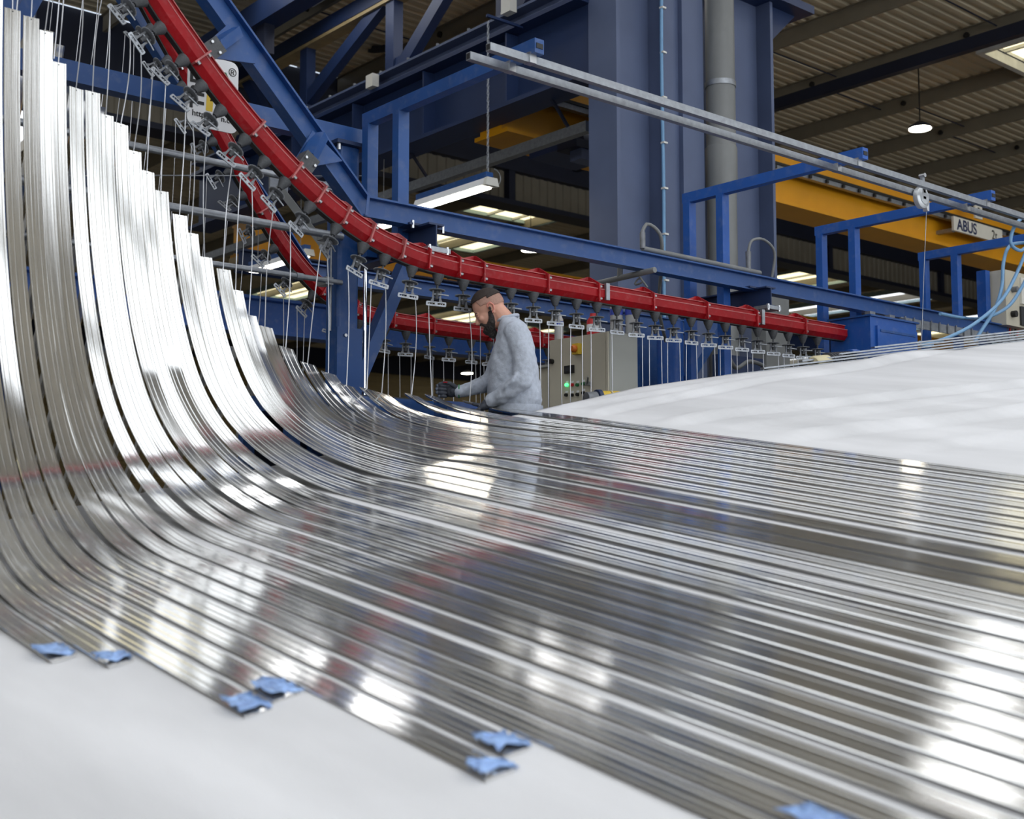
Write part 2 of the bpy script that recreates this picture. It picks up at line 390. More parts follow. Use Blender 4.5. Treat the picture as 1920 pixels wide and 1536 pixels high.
MB().tube([(9.58 + 0.006 * math.sin(z * 2.3), 8.75, z) for z in [0.8 + 0.25 * k for k in range(28)]], 0.02, 6).build('cable', 'hose', cb, 60)
cl = MB().box((0, 0, 0), (0.06, 0.05, 0.02)).mesh('clip')
for k in range(14):
    o = put('clip', cl, 'white_plastic', cb); o.location = (0, 0, 0); o.matrix_parent_inverse = Matrix(); o.location = (0.01, -0.01, 0.95 + 0.5 * k)
# main girder along Y
g = thing('roof_girder', 'deep blue girder running from the wide column to the left', 'girder', (8.9, 9.2, 4.6))
fr = [(AX, AZV)] * 2
MB().ibeam([(8.95, 9.2, 5.06), (8.95, YV, 5.06)], fr, 0.42, 0.92, 0.05, 0.03).build('lower_beam', 'navy', g)
MB().ibeam([(8.95, 9.2, 5.62), (8.95, YV, 5.62)], fr, 0.34, 0.20, 0.03, 0.03).build('top_chord', 'grey_blue', g)
st = MB().box((0, 0, 0), (0.38, 0.03, 0.80)).mesh('stiffener')
for y in (10.4, 12.0, 13.6, 15.2, 16.8): 
    o = put('stiffener', st, 'navy', g); o.matrix_parent_inverse = Matrix.Translation(-g.location); o.location = (8.95, y, 5.06)
bt = MB().lathe([(0, 0), (0.022, 0), (0.022, 0.03), (0, 0.03)], (0, 0, 0), AZV, 6).mesh('bolt')
for k in range(9):
    o = put('bolt', bt, 'galv', g); o.matrix_parent_inverse = Matrix.Translation(-g.location); o.location = (8.80, 9.9 + 0.62 * k, 5.72)
for (x, y) in ((698, 153), (954, 12)):
    j = at(x, y, X=8.72); b_ = MB().box(j, (0.1, 0.16, 0.17)).build('junction_box', 'white_plastic', None)
    tag(b_, 'small cream junction box on the blue girder, ' + ('left of the two' if x < 800 else 'right of the two'), 'box')
t = thing('roof_truss', 'blue lattice truss with posts and diagonals above the girder', 'truss', (9.6, 9.5, 6.0))
MB().bar((9.6, 9.3, 6.02), (9.6, YV - 0.1, 6.02), 0.2, 0.2).build('bottom_chord', 'navy', t)
MB().bar((9.6, 9.3, 7.34), (9.6, YV - 0.1, 7.34), 0.24, 0.22).build('top_chord', 'navy', t)
MB().bar((9.6, 9.3, 7.20), (9.6, YV - 0.1, 7.20), 0.22, 0.05).build('chord_lining', 'tan_soffit', t)
for y in (11.4, 13.85, 16.2):
    MB().bar((9.6, y, 6.1), (9.6, y, 7.25), 0.16, 0.2).build('post', 'navy', t)
for a_, c_ in (((16.75, 6.1), (14.0, 7.3)), ((13.72, 6.1), (12.1, 7.3)), ((11.3, 6.1), (9.7, 7.3)), ((18.2, 7.3), (17.2, 6.1))):
    MB().bar((9.6, a_[0], a_[1]), (9.6, c_[0], c_[1]), 0.14, 0.2).build('diagonal', 'navy', t)
    MB().prism([(-0.3, 0), (0.3, 0), (0.22, 0.28), (-0.22, 0.28)], (9.55, a_[0], 6.05), AY, AZV, (0.1, 0, 0)).build('gusset', 'navy', t)
t = thing('roof_beam', 'dark blue twin roof beam crossing the top edge left of the truss', 'beam', (8, 11, 6.3))
a_, c_ = at(455, 52, X=8.4), at(610, -38, X=8.4); z_ = (a_.z + c_.z) / 2
MB().bar((8.4, a_.y + 2, z_), (8.4, 9.5, z_), 0.3, 0.34).build('beam', 'navy', t)
MB().bar((8.4, at(497, 60, X=8.4).y, z_ - 0.6), (8.4, at(497, 60, X=8.4).y, z_), 0.16, 0.26).build('drop_post', 'dark_navy', t)
MB().bar(at(560, 210, X=12), at(578, 60, X=12), 0.2, 0.2).build('hanger_post', 'dark_navy', t)
MB().bar(at(545, 108, X=13), at(730, 90, X=11), 0.1, 0.1).build('brace', 'dark_navy', t)

# ------------------------------------------------------------------ cranes
def crane(name, label, y, z0, z1, x0, x1):
    t = thing(name, label, 'crane', (x0, y, z0))
    MB().span((x0, y - 0.05, z0 + 0.05), (x1, y + 0.35, z1)).build('girder', 'yellow', t)
    MB().span((x0, y - 0.16, z0), (x1, y + 0.46, z0 + 0.05)).build('bottom_flange', 'yellow', t)
    MB().span((x0, y - 0.12, z1), (x1, y + 0.4, z1 + 0.04)).build('top_flange', 'yellow', t)
    return t
k = crane('overhead_crane', 'yellow overhead crane girder behind the blue columns, with a maker plate', 11.0, 4.5, 5.3, 9.15, 48)
MB().span((9.15, 10.72, 4.93), (48, 10.80, 5.0)).build('cable_track', 'galv', k)
MB().span((9.15, 10.70, 5.0), (48, 10.95, 5.04)).build('track_top', 'black', k)
sd = MB().box((0, 0, 0), (0.05, 0.03, 0.05)).mesh('slider')
for i in range(40):
    o = put('slider', sd, 'black', k); o.matrix_parent_inverse = Matrix.Translation(-k.location); o.location = (12 + 0.42 * i, 10.70, 4.96)
pl = at(1788, 407, Y=10.62); pr = at(1879, 430, Y=10.62); zt = pl.z + 0.02
pn = MB().span((pl.x, 10.62, zt - 0.245), (pr.x, 10.66, zt)).build('maker_plate', 'white_plastic', k)
text('ABUS', 0.27, 'lettering', 'crane_letter', pn, (pl.x + 0.10, 10.615, zt - 0.215), AX, AZV, bold=0.005)
text('2t', 0.23, 'lettering', 'black', pn, (pr.x - 0.38, 10.615, zt - 0.21), AX, AZV)
MB().span((pl.x, 10.66, zt - 0.26), (pl.x + 0.1, 10.97, zt - 0.2)).build('plate_bracket', 'galv', k)
p2 = at(1829, 408, Y=10.6); q2 = MB().span((p2.x, 10.6, p2.z), (p2.x + 0.24, 10.63, p2.z + 0.25)).build('number_plate', 'white_plastic', k)
text('2', 0.22, 'lettering', 'black', q2, (p2.x + 0.06, 10.595, p2.z + 0.04), AX, AZV)
h = thing('crane_hoist', 'dark blue electric hoist under the yellow crane left of the columns', 'hoist', (10.3, 10.6, 4.3))
MB().box((10.75, 10.5, 4.86), (0.32, 0.3, 0.42)).build('gear_housing', 'navy', h)
MB().lathe([(0.02, 0), (0.15, 0), (0.15, 0.75), (0.02, 0.75)], (9.95, 10.5, 4.42), AX, 14).build('rope_drum', 'dark_navy', h, 40)
MB().span((9.9, 10.5, 4.40), (10.7, 11.3, 4.50)).build('trolley', 'navy', h)
MB().box((10.3, 10.5, 4.38), (1.0, 0.34, 0.10)).build('frame', 'dark_navy', h)
MB().box((10.15, 10.45, 4.27), (0.5, 0.2, 0.14)).build('rope_block', 'grey_blue', h)
MB().box((10.85, 10.33, 4.9), (0.16, 0.04, 0.2)).build('plate', 'grey_blue', h)
k2 = crane('overhead_crane', 'farther yellow overhead crane girder seen through the red tracks', 18.0, 4.22, 4.72, 9.5, 46)
MB().span((9.5, 17.7, 4.12), (46, 18.5, 4.22)).build('soffit', 'tan_soffit', k2)
o = MB().ibeam([(9.0, 17.2, 3.92), (40, 17.2, 3.92)], [(AY, AZV)] * 2, 0.3, 0.34, 0.03, 0.03).build('runway_beam', 'navy'); tag(o, 'navy runway beam under the farther yellow crane', 'beam')
o = MB().ibeam([(4.0, 18.2, 3.25), (24, 18.2, 3.25)], [(AY, AZV)] * 2, 0.4, 0.62, 0.05, 0.05).build('cross_beam', 'blue_bright'); tag(o, 'bright blue cross beam low behind the rear red track', 'beam')
o = MB().bar((9.3, 9.6, 4.28), (9.3, 19, 4.28), 0.1, 0.12).build('conductor_rail', 'galv'); tag(o, 'grey conductor rail slanting under the deep blue girder', 'rail')
for y in (9.9, 12.6, 15.6): MB().bar((9.3, y, 4.3), (9.0, y, 4.62), 0.03, 0.03).build('rail_hanger', 'dark_navy', o)

# ------------------------------------------------------------------ lamps
def linear_lamp(label, y0, y1, z, x=8.9, chain=None):
    t = thing('linear_lamp', label, 'lamp', (x, y0, z), 'fluorescent lamps on the blue tray')
    MB().prism([(-0.06, 0.05), (0.06, 0.05), (0.09, -0.03), (-0.09, -0.03)], (x, y0, z), AX, AZV, (0, y1 - y0, 0)).build('housing', 'white', t)
    MB().span((x - 0.07, y0 + 0.06, z - 0.045), (x + 0.07, y1 - 0.06, z - 0.03)).build('diffuser', 'lamp_tube', t)
    MB().prism([(-0.07, 0.05), (0.07, 0.05), (0.095, -0.04), (-0.095, -0.04)], (x, y0 - 0.05, z), AX, AZV, (0, 0.05, 0)).build('end_cap', 'white_plastic', t)
    MB().span((x - 0.05, y0, z + 0.05), (x + 0.05, y1, z + 0.12)).build('tray', 'blue', t)
    else_ = not chain
    if else_:
        for y in (y0 + 0.2, y1 - 0.2): MB().tube([(x, y, z + 0.1), (x, y, 4.62)], 0.006, 5).build('suspension_wire', 'galv', t)
    if chain:
        for i in range(chain[1]):
            zc = z + 0.13 + i * chain[0]
            ang = 0 if i % 2 else math.pi / 2
            u = Vector((math.cos(ang), math.sin(ang), 0)); r_ = 0.012
            MB().tube([Vector((x, y0 + 0.03, zc)) + u * (r_ * math.cos(q * math.pi / 4)) + AZV * (chain[0] * 0.62 * math.sin(q * math.pi / 4)) for q in range(9)], 0.005, 4, False).build('chain_link', 'galv', t)
        MB().tube([Vector((x + 0.05 + 0.09 * math.sin(q * 0.42), y0 - 0.02, z + 0.16 - 0.16 * (1 - math.cos(q * 0.42)) * 0.6)) for q in range(9)], 0.008, 5).build('lead', 'cable', t)
    return t
q0, q1 = at(918, 343, X=8.3), at(800, 385, X=8.3)
l1 = linear_lamp('long lit lamp hanging by a chain left of the blue columns', q0.y, q1.y + 0.15, q0.z, 8.3, chain=(0.042, int((at(915, 30, X=8.3).z - q0.z - 0.13) / 0.042)))
MB().bar((8.28, q0.y + 0.03, at(915, 30, X=8.3).z), (8.8, q0.y + 0.03, at(915, 30, X=8.3).z), 0.03, 0.03).build('chain_arm', 'navy', l1)
linear_lamp('short lit lamp end peeking out behind the red track bend', 12.85, 14.3, 3.74)
linear_lamp('lit lamp seen between the two red tracks at the left', 14.95, 16.6, 3.66)
def high_bay(label, p, r):
    t = thing('high_bay_lamp', label, 'lamp', p, 'round lamps under the roofs')
    MB().lathe([(0.02, 0.12), (0.3 * r, 0.12), (r, 0.03), (r, 0.0), (r * 0.96, 0.0)], p, AZV, 18).build('housing', 'dark_navy', t, 40)
    MB().lathe([(0.0, 0.0), (r * 0.95, 0.0), (r * 0.95, -0.015), (0, -0.015)], p, AZV, 18).build('lens', 'lamp_round', t)
    MB().tube([p + AZV * 0.12, Vector((p.x, p.y, (ZR if p.y < YV else ZF) + 0.02))], 0.012, 5).build('cord', 'black', t)
high_bay('round lit lamp below the roof at the upper right', at(1725, 241, Z=6.7), 0.20)
high_bay('round lit lamp above the red track, right of the skylights', at(995, 469, Z=6.5), 0.24)
high_bay('tiny lit lamp just above the gloved hand', at(876, 700, Z=5.4), 0.24)
high_bay('tiny lit lamp between the hanging profiles at the left', at(330, 631, Z=5.4), 0.22)
# ------------------------------------------------------------------ sloping canvas table
def hc(x, y): return -1.229 + 0.2 * x + 0.15 * y
EDGE = [(0.4, 5.46), (3.3, 5.50), (4.5, 5.56), (5.1, 5.62), (5.95, 5.70), (6.6, 5.56), (7.25, 5.34), (9.2, 4.68), (11.2, 4.02)]
def lerp_tab(tab, x):
    if x <= tab[0][0]: return tab[0][1]
    for (x0, y0), (x1, y1) in zip(tab, tab[1:]):
        if x <= x1: return y0 + (y1 - y0) * (x - x0) / (x1 - x0)
    return tab[-1][1]
WR = [([(4.4, 5.02), (5.15, 5.22), (5.75, 5.25), (6.72, 5.2), (7.6, 4.98)], 0.022, 0.06), ([(4.5, 4.68), (5.45, 4.56), (6.26, 4.21), (7.29, 3.71), (9.0, 2.95)], 0.026, 0.07),
      ([(4.7, 3.98), (5.63, 3.63), (6.42, 3.27), (9.0, 2.1)], 0.024, 0.08), ([(5.2, 5.54), (5.97, 5.44), (6.66, 5.33), (7.6, 5.05)], 0.014, 0.05), ([(4.9, 4.3), (6.0, 3.95), (8.0, 3.2)], 0.010, 0.06), ([(4.9, 3.3), (6.0, 2.9), (8.0, 2.2)], 0.012, 0.07)]
def wrinkle(x, y):
    z = 0.005 * math.sin(x * 2.1 + 0.6 * y) * math.sin(y * 1.7 + 0.4)
    if x > 4.9:
        f = smooth01((x - 4.9) / 0.35)
        for tab, h_, w_ in WR:
            if tab[0][0] < x:
                q = (y - lerp_tab(tab, x) - 0.02 * math.sin(x * 5)) / w_
                z += f * h_ * (math.exp(-q * q) - 0.6 * math.exp(-(q + 1.7) ** 2))
    return z
NX, NY = 150, 200
cv = MB(); vs_ = []
for i in range(NX + 1):
    x = 0.45 + (11.0 - 0.45) * (i / NX) ** 1.15
    ye = lerp_tab(EDGE, x)
    for j in range(NY + 1):
        y = -2.0 + (ye + 2.0) * j / NY
        vs_.append((x, y, hc(x, y) + wrinkle(x, y)))
cv.add(vs_, [(i * (NY + 1) + j, (i + 1) * (NY + 1) + j, (i + 1) * (NY + 1) + j + 1, i * (NY + 1) + j + 1) for i in range(NX) for j in range(NY)])
me = cv.mesh('canvas_sheet', 60)
o = put('canvas_sheet', me, 'canvas'); tag(o, 'off-white canvas sheet spread over the sloping table under the aluminium profiles', 'canvas')
sd = o.modifiers.new('thickness', 'SOLIDIFY'); sd.thickness = 0.012; sd.offset = -1
t = thing('table_frame', 'blue steel frame under the white canvas, seen between the hanging profiles', 'table frame', (4, 3, FLOOR))
for (a_, c_) in zip(EDGE, EDGE[1:]):
    MB().bar((a_[0], a_[1] - 0.02, hc(*a_) - 0.09), (c_[0], c_[1] - 0.02, hc(*c_) - 0.09), 0.05, 0.15).build('edge_rail', 'blue', t)
for (x, y) in ((0.7, -1.6), (0.7, 5.2), (4.2, 5.3), (4.2, -1.6), (8.5, 4.4), (8.5, -1.6)):
    MB().span((x - 0.05, y - 0.05, FLOOR), (x + 0.05, y + 0.05, hc(x, y) - 0.03)).build('leg', 'blue', t)
for y in (-1.6, 2.0, 5.25):
    MB().bar((0.6, y, hc(0.6, y) - 0.075), (8.6, min(y, 4.3) if y > 5 else y, hc(8.6, min(y, 4.3)) - 0.075), 0.08, 0.1).build('bearer', 'blue', t)

# ------------------------------------------------------------------ red conveyor tracks
def xz(pts, y): return [Vector((a_, y, c_)) for a_, c_ in pts]
FT = resample(xz([(1.2, 4.58), (1.7, 3.97), (2.2, 3.36), (2.68, 2.77), (2.86, 2.57), (3.05, 2.37), (3.27, 2.17), (3.51, 1.98), (3.77, 1.81), (4.03, 1.685), (4.27, 1.612), (4.51, 1.57), (4.94, 1.545), (5.91, 1.535), (7.03, 1.53), (8.0, 1.53), (8.97, 1.53)], 6.13), 0.04)
RTK = resample(xz([(2.7, 4.9), (3.1, 4.2), (3.45, 3.66), (3.75, 3.22), (4.0, 2.86), (4.22, 2.54), (4.42, 2.25), (4.6, 2.02), (4.79, 1.83), (4.99, 1.69), (5.23, 1.59), (5.54, 1.54), (5.96, 1.525), (6.6, 1.52), (8.6, 1.52)], 8.1), 0.04)
def frames_of(P):
    T = []
    for i in range(len(P)):
        d = (P[min(i + 1, len(P) - 1)] - P[max(i - 1, 0)]).normalized(); T.append(d)
    return T
TCS = [(-0.024, -0.064), (0.024, -0.064), (0.055, -0.030), (0.055, 0.026), (0.028, 0.030), (0.028, 0.058), (0.036, 0.066), (-0.036, 0.066), (-0.028, 0.058), (-0.028, 0.030), (-0.055, 0.026), (-0.055, -0.030)]
def track(name, label, P, plates, worn_to):
    t = thing(name, label, 'conveyor track', P[len(P) // 2])
    T = frames_of(P); F = [(AY, d.cross(-AY)) for d in T]
    F = [(u, v if v.z > 0 else -v) for u, v in F]
    MB().sweep(TCS, P, F).build('rail', 'red', t)
    MB().sweep([(-0.022, -0.072), (0.022, -0.072), (0.022, -0.060), (-0.022, -0.060)], P, F).build('chain', 'chain_black', t)
    MB().sweep([(-0.057, 0.022), (-0.053, 0.022), (-0.053, 0.028), (-0.057, 0.028)], P, F).build('rail_lip', 'red_plate', t)
    MB().sweep([(-0.038, 0.062), (-0.034, 0.062), (-0.034, 0.067), (-0.038, 0.067)], P, F).build('rail_lip', 'red_plate', t)
    for x in plates:
        i = min(range(len(P)), key=lambda k: abs(P[k].x - x)); p = P[i]; d = T[i]; v = F[i][1]
        mm = 'red_plate' if x < worn_to else 'red_plate_new'
        pl = MB().prism([(-0.072, -0.066), (0.06, -0.066), (0.07, 0.125), (0.03, 0.118), (-0.072, 0.06)], p - d * 0.005, AY, v, d * 0.010).build('bracket_plate', mm, t)
        MB().prism([(0, 0.122), (0, 0.066), (-0.14, 0.066), (-0.14, 0.078)], p + AY * 0.045, d, v, AY * 0.008).build('gusset', mm, pl)
        for bz in (-0.045, 0.04):
            MB().lathe([(0, 0), (0.010, 0), (0.010, 0.02), (0, 0.02)], p - AY * 0.063 + v * bz + d * 0.004, d, 6).build('bolt', 'steel', pl)
    return t, T, F
FPL = [2.93, 3.29, 3.53, 3.70, 3.87, 4.06, 4.28, 4.50, 4.72, 4.92, 5.50, 5.95, 6.52, 7.14, 7.74, 8.37]
ft, FTT, FTF = track('conveyor_track', 'bright red conveyor track in front, bending down and running right', FT, FPL, 4.35)
rt, RTT, RTF = track('conveyor_track', 'rear red conveyor track running behind the blue column and the man', RTK, [3.75, 4.42, 4.95, 5.25, 5.6, 6.0, 6.6, 7.2], 4.7)
for x in (6.05, 7.80):
    MB().box((x, 6.07, 1.545), (0.035, 0.02, 0.12)).build('clamp', 'galv', ft)
MB().span((6.93, 8.06, 1.2), (7.0, 8.14, 1.46)).build('stop_post', 'red', rt)

# ------------------------------------------------------------------ hangers
def hanger_meshes():
    R = {}
    R['cone'] = MB().lathe([(0.012, -0.065), (0.040, -0.068), (0.038, -0.082), (0.020, -0.125), (0.016, -0.135), (0.0, -0.135)], n=10).mesh('cone', 50)
    R['shaft'] = MB().lathe([(0.007, -0.13), (0.007, -0.178)], n=8).mesh('shaft', 50)
    n = 30; pts = []
    for k in range(n):
        for a_, r_ in ((0, 0.052), (0.3, 0.052), (0.5, 0.045), (0.8, 0.045)):
            th = 2 * math.pi * (k + a_) / n; pts.append((r_ * math.cos(th), r_ * math.sin(th)))
    R['cog_wheel'] = MB().prism(pts, (0, 0, -0.172), AX, AY, (0, 0, 0.005)).mesh('cog_wheel')
    y = MB()
    for s_ in (-1, 1):
        y.prism([(s_ * 0.018, -0.17), (s_ * 0.029, -0.17), (s_ * 0.029, -0.225), (s_ * 0.040, -0.245), (s_ * 0.016, -0.245), (s_ * 0.018, -0.23)], (0, -0.005, 0), AX, AZV, (0, 0.010, 0))
    R['fork'] = y.mesh('fork')
    R['bearing'] = MB().lathe([(0.006, -0.176), (0.017, -0.178), (0.019, -0.19), (0.019, -0.205), (0.012, -0.214), (0.012, -0.226), (0, -0.226)], n=10).mesh('bearing', 40)
    R['side_rod'] = MB().tube([(-0.02, -0.012, -0.198), (0.02, -0.014, -0.196), (0.075, -0.010, -0.199)], 0.0048, 6).mesh('side_rod', 60)
    b_ = MB(); h = 0.0035
    out = [(-0.064, -0.249), (-0.060, -0.2435), (0.060, -0.2435), (0.064, -0.249), (0.064, -0.267), (0.060, -0.2725), (-0.060, -0.2725), (-0.064, -0.267)]
    inn = [(-0.054, -0.2535), (-0.052, -0.2515), (0.052, -0.2515), (0.054, -0.2535), (0.054, -0.2605), (0.052, -0.2625), (-0.052, -0.2625), (-0.054, -0.2605)]
    A = [(p[0], -h, p[1]) for p in out] + [(p[0], -h, p[1]) for p in inn] + [(p[0], h, p[1]) for p in out] + [(p[0], h, p[1]) for p in inn]
    fs = []
    for i in range(8):
        k = (i + 1) % 8
        fs += [(i, k, 8 + k, 8 + i), (16 + i, 24 + i, 24 + k, 16 + k), (i, 16 + i, 16 + k, k), (8 + i, 8 + k, 24 + k, 24 + i)]
    b_.add(A, fs); b_.box((0, 0, -0.257), (0.018, 0.007, 0.014))
    for x in (-0.04, -0.026, 0.026, 0.04): b_.box((x, 0, -0.259), (0.004, 0.006, 0.007))
    R['hook_bar'] = b_.mesh('hook_bar')
    return R
HM = hanger_meshes()
HMAT = {'cone': 'dark_cast', 'shaft': 'dark_cast', 'cog_wheel': 'grey_cast', 'fork': 'grey_cast', 'bearing': 'dark_cast', 'side_rod': 'galv', 'hook_bar': 'galv'}
def hanger(label, group, p, v, spin):
    d = AY.cross(v).normalized()
    if d.x < 0: d = -d
    y = v.cross(d)
    R = Matrix((d, y, v)).transposed().to_4x4() @ Matrix.Rotation(spin, 4, 'Z'); R.translation = p
    t = thing('chain_hanger', label, 'hanger', group=group, matrix=R)
    for k, me in HM.items():
        o = bpy.data.objects.new(k, me); COL.objects.link(o); o.parent = t
        if not me.materials: me.materials.append(MATS[HMAT[k]])
    return t, R
def wire(parent, a_, c_, bow=0.0):
    a_ = Vector(a_); c_ = Vector(c_); pts = []
    for k in range(9):
        t = k / 8; q = a_.lerp(c_, t); q += AX * bow * math.sin(math.pi * t) * (1 - t * 0.4); pts.append(q)
    hk = [a_ + Vector((0.008, 0, 0.0)), a_ + Vector((0.006, 0, 0.012)), a_ + Vector((-0.004, 0, 0.012))]
    return MB().tube(hk[::-1] + pts if False else hk + pts, 0.0030, 6).build('hook_wire', 'wire', parent, 60)
ENDS = [(23, 18), (58, 33), (84, 59), (109, 118), (142, 166), (173, 173), (198, 216), (226, 233), (250, 284), (275, 322), (301, 359), (336, 404), (357, 438), (383, 483), (418, 506), (441, 545), (466, 592), (496, 614), (535, 653), (576, 683), (615, 701), (649, 724), (687, 731), (715, 739), (771, 742), (809, 744), (880, 755)]
RE = [at(x, y, Y=6.13) for x, y in ENDS]                    # far ends of the front profiles
COGS = [(1.80, 3.44), (1.92, 3.31), (2.04, 3.18), (2.16, 3.05), (2.28, 2.92), (2.40, 2.79), (2.52, 2.66), (2.64, 2.54), (2.78, 2.41), (2.89, 2.28), (3.03, 2.16), (3.17, 2.03), (3.29, 1.90), (3.43, 1.78), (3.59, 1.65), (3.78, 1.54), (3.97, 1.465), (4.18, 1.43), (4.39, 1.405)] + [(4.59 + 0.2 * k, 1.39 - 0.02 * min(k, 4) / 4 - 0.01) for k in range(21)]
FH = []
nf = len(COGS)
for i, (x, z) in enumerate(COGS):
    c = Vector((x, 6.13, z)); k = min(range(len(FT)), key=lambda q: (FT[q] - c).length); p = FT[k]
    v = FTF[k][1]
    spin = math.radians(random.uniform(-34, -4)) if x > 4.0 else math.radians(random.choice([-30, 10, 28, -12]) + random.uniform(-8, 8))
    n_right = nf - i
    vis = [j for j, q in enumerate(COGS) if q[0] >= 2.4]
    pos = vis.index(i) if i in vis else None
    lab = ('grey toothed hanger on the front red track, %s from the blue drive box' % ORD[min(nf - 1 - i, 39)])
    t, Rm = hanger(lab, 'hangers on the front red track', p, v, spin)
    FH.append((t, Rm))
def bar_pt(Rm, s_): return Rm @ Vector((0.047 * s_, 0, -0.264))
used = {}
for i, e in enumerate(RE):
    best = min(((abs(bar_pt(Rm, s_).x - 0.02 - e.x) + 0.03 * ((j, s_) in used), j, s_) for j, (t, Rm) in enumerate(FH) for s_ in (-1, 1) if (j, s_) not in used))
    _, j, s_ = best; used[(j, s_)] = i
    a_ = bar_pt(FH[j][1], s_)
    if a_.z > e.z + 0.1: wire(FH[j][0], a_, e + Vector((0, -0.004, 0.0)), random.uniform(-0.02, 0.03))
for j, (t, Rm) in enumerate(FH):
    for s_ in (-1, 1):
        a_ = bar_pt(Rm, s_)
        if a_.x > 4.95:
            if random.random() < 0.86: wire(t, a_, a_ + Vector((random.uniform(-0.01, 0.01), 0, -0.62)), random.uniform(-0.006, 0.006))
        elif a_.x < 2.3 and (j, s_) not in used:
            wire(t, a_, a_ + Vector((-0.02, 0, -0.7)), 0.01)
# rear hangers and the rear row of profiles, falling away behind
RENDS = [(60, 10), (93, 58), (112, 84), (140, 135), (165, 162), (190, 200), (215, 255), (240, 305), (266, 352), (292, 402), (318, 452), (345, 505), (374, 552), (404, 602), (440, 650), (476, 700)]
RR = [at(x, y, Y=8.1) for x, y in RENDS]
RH = []; s_acc = 0.0; nxt = 0.12; sel = []
for k in range(1, len(RTK)):
    s_acc += (RTK[k] - RTK[k - 1]).length
    if s_acc >= nxt and RTK[k].x < 8.0: sel.append(k); nxt += 0.22
for q, k in enumerate(sel):
    t, Rm = hanger('grey toothed hanger on the rear red track, %s from its top' % ORD[min(q, 39)], 'hangers on the rear red track', RTK[k], RTF[k][1], math.radians(random.uniform(-40, 20)))
    RH.append((t, Rm))
ru = set()
for e in RR:
    c = [(abs(bar_pt(Rm, s_).x - 0.05 - e.x), j, s_) for j, (t, Rm) in enumerate(RH) for s_ in (-1, 1) if (j, s_) not in ru]
    _, j, s_ = min(c); ru.add((j, s_)); a_ = bar_pt(RH[j][1], s_)
    if a_.z > e.z + 0.1: wire(RH[j][0], a_, e, 0.01)
for j, (t, Rm) in enumerate(RH):
    a_ = bar_pt(Rm, 1)
    if a_.x > 4.6: wire(t, a_, a_ + Vector((0.0, 0, -0.95)), random.uniform(-0.01, 0.01)); wire(t, bar_pt(Rm, -1), bar_pt(Rm, -1) + Vector((0, 0, -0.95)), 0.008) if j % 2 else None

# ------------------------------------------------------------------ aluminium profiles
def section(W, H=0.015):
    a_, h = W / 2, H / 2; g = 0.0022
    return [(-a_ + 0.016, -h), (a_ - 0.016, -h), (a_, h - 0.0025), (a_ - 0.001, h), (0.36 * W, h), (0.34 * W, h - g), (0.28 * W, h - g), (0.26 * W, h), (-0.05 * W, h), (-0.07 * W, h - g), (-0.11 * W, h - g), (-0.13 * W, h), (-0.34 * W, h), (-0.36 * W, h - g), (-0.40 * W, h - g), (-0.42 * W, h), (-a_ + 0.001, h), (-a_, h - 0.0025)]
def ribbon_mesh(path, W, twist, flip=1.0):
    P = path; T = frames_of(P); F = []; n = len(P)
    for i, d in enumerate(T):
        ax_ = (AX + AZV * 0.2 * max(0.0, 1 - d.z * 1.3)) if flip > 0 else AX
        u = (ax_ - d * ax_.dot(d)).normalized(); v = u.cross(d).normalized() * flip
        if flip > 0 and v.y > 0 and v.z < 0: v = -v
        a_ = twist(i / (n - 1)); F.append((u * math.cos(a_) + v * math.sin(a_), v * math.cos(a_) - u * math.sin(a_)))
    cs = section(W); m = MB().sweep(cs, P, F)
    me = m.mesh('profile', 25)
    # UV: u across the width, v along the length
    uvl = me.uv_layers.new(name='UVMap'); ns = len(cs); ln = [0.0]
    for i in range(1, n): ln.append(ln[-1] + (P[i] - P[i - 1]).length)
    off = random.uniform(0, 50)
    for lp in me.loops:
        vi = lp.vertex_index; uvl.data[lp.index].uv = (cs[vi % ns][0] / 0.078 + off, ln[min(vi // ns, n - 1)])
    return me
def bez(p0, p1, p2, p3, n):
    return [p0 * (1 - t) ** 3 + p1 * 3 * t * (1 - t) ** 2 + p2 * 3 * t * t * (1 - t) + p3 * t ** 3 for t in [k / n for k in range(n + 1)]]
def front_path(e, ynear, k, grp):
    sh = lambda y: k * smooth01((6.13 - y) / 1.9) + grp * smooth01((5.75 - y) / 1.2)
    base = lambda y: hc(e.x - sh(y), y) + 0.015
    h = max(0.03, e.z - hc(e.x, 5.6))
    phi = math.radians(89 * (1 - math.exp(-1.55 * h)))
    y0 = 5.05 - 0.36 * h
    p0 = Vector((0, y0, base(y0))); p3 = Vector((0, 6.13, e.z)); ch = (p3 - p0).length
    p1 = p0 + Vector((0, 1, 0.15)).normalized() * min(1.25, 0.37 * ch)
    p2 = p3 - Vector((0, math.cos(phi), math.sin(phi))) * (0.28 + 0.11 * min(h, 2.6)) * ch
    C = bez(p0, p1, p2, p3, 40)
    n = max(3, int((y0 - ynear) / 0.12)); out = []
    for q in range(n):
        y = ynear + (y0 - ynear) * q / n; out.append(Vector((e.x - sh(y), y, base(y))))
    for c in C: out.append(Vector((e.x - sh(c.y), c.y, c.z)))
    return out
ALL = []
step = RE[1] - RE[0]
for i in range(-9, 0):
    ALL.append((i, Vector((RE[0].x + 0.088 * i, 6.13, RE[0].z - 0.095 * i))))
ALL += list(enumerate(RE))
jag = [0.06, -0.12, 0.1, -0.04, 0.13, -0.1, 0.02, 0.09, -0.08, 0.05, -0.06, 0.0]
WID = lambda i: 0.080 + 0.006 * max(0.0, min(1.0, (i - 5) / 6)) + 0.028 * max(0.0, min(1.0, (i - 14) / 5))
SHIFT = {26: 0.0}                                             # lying parts are pushed together on the canvas
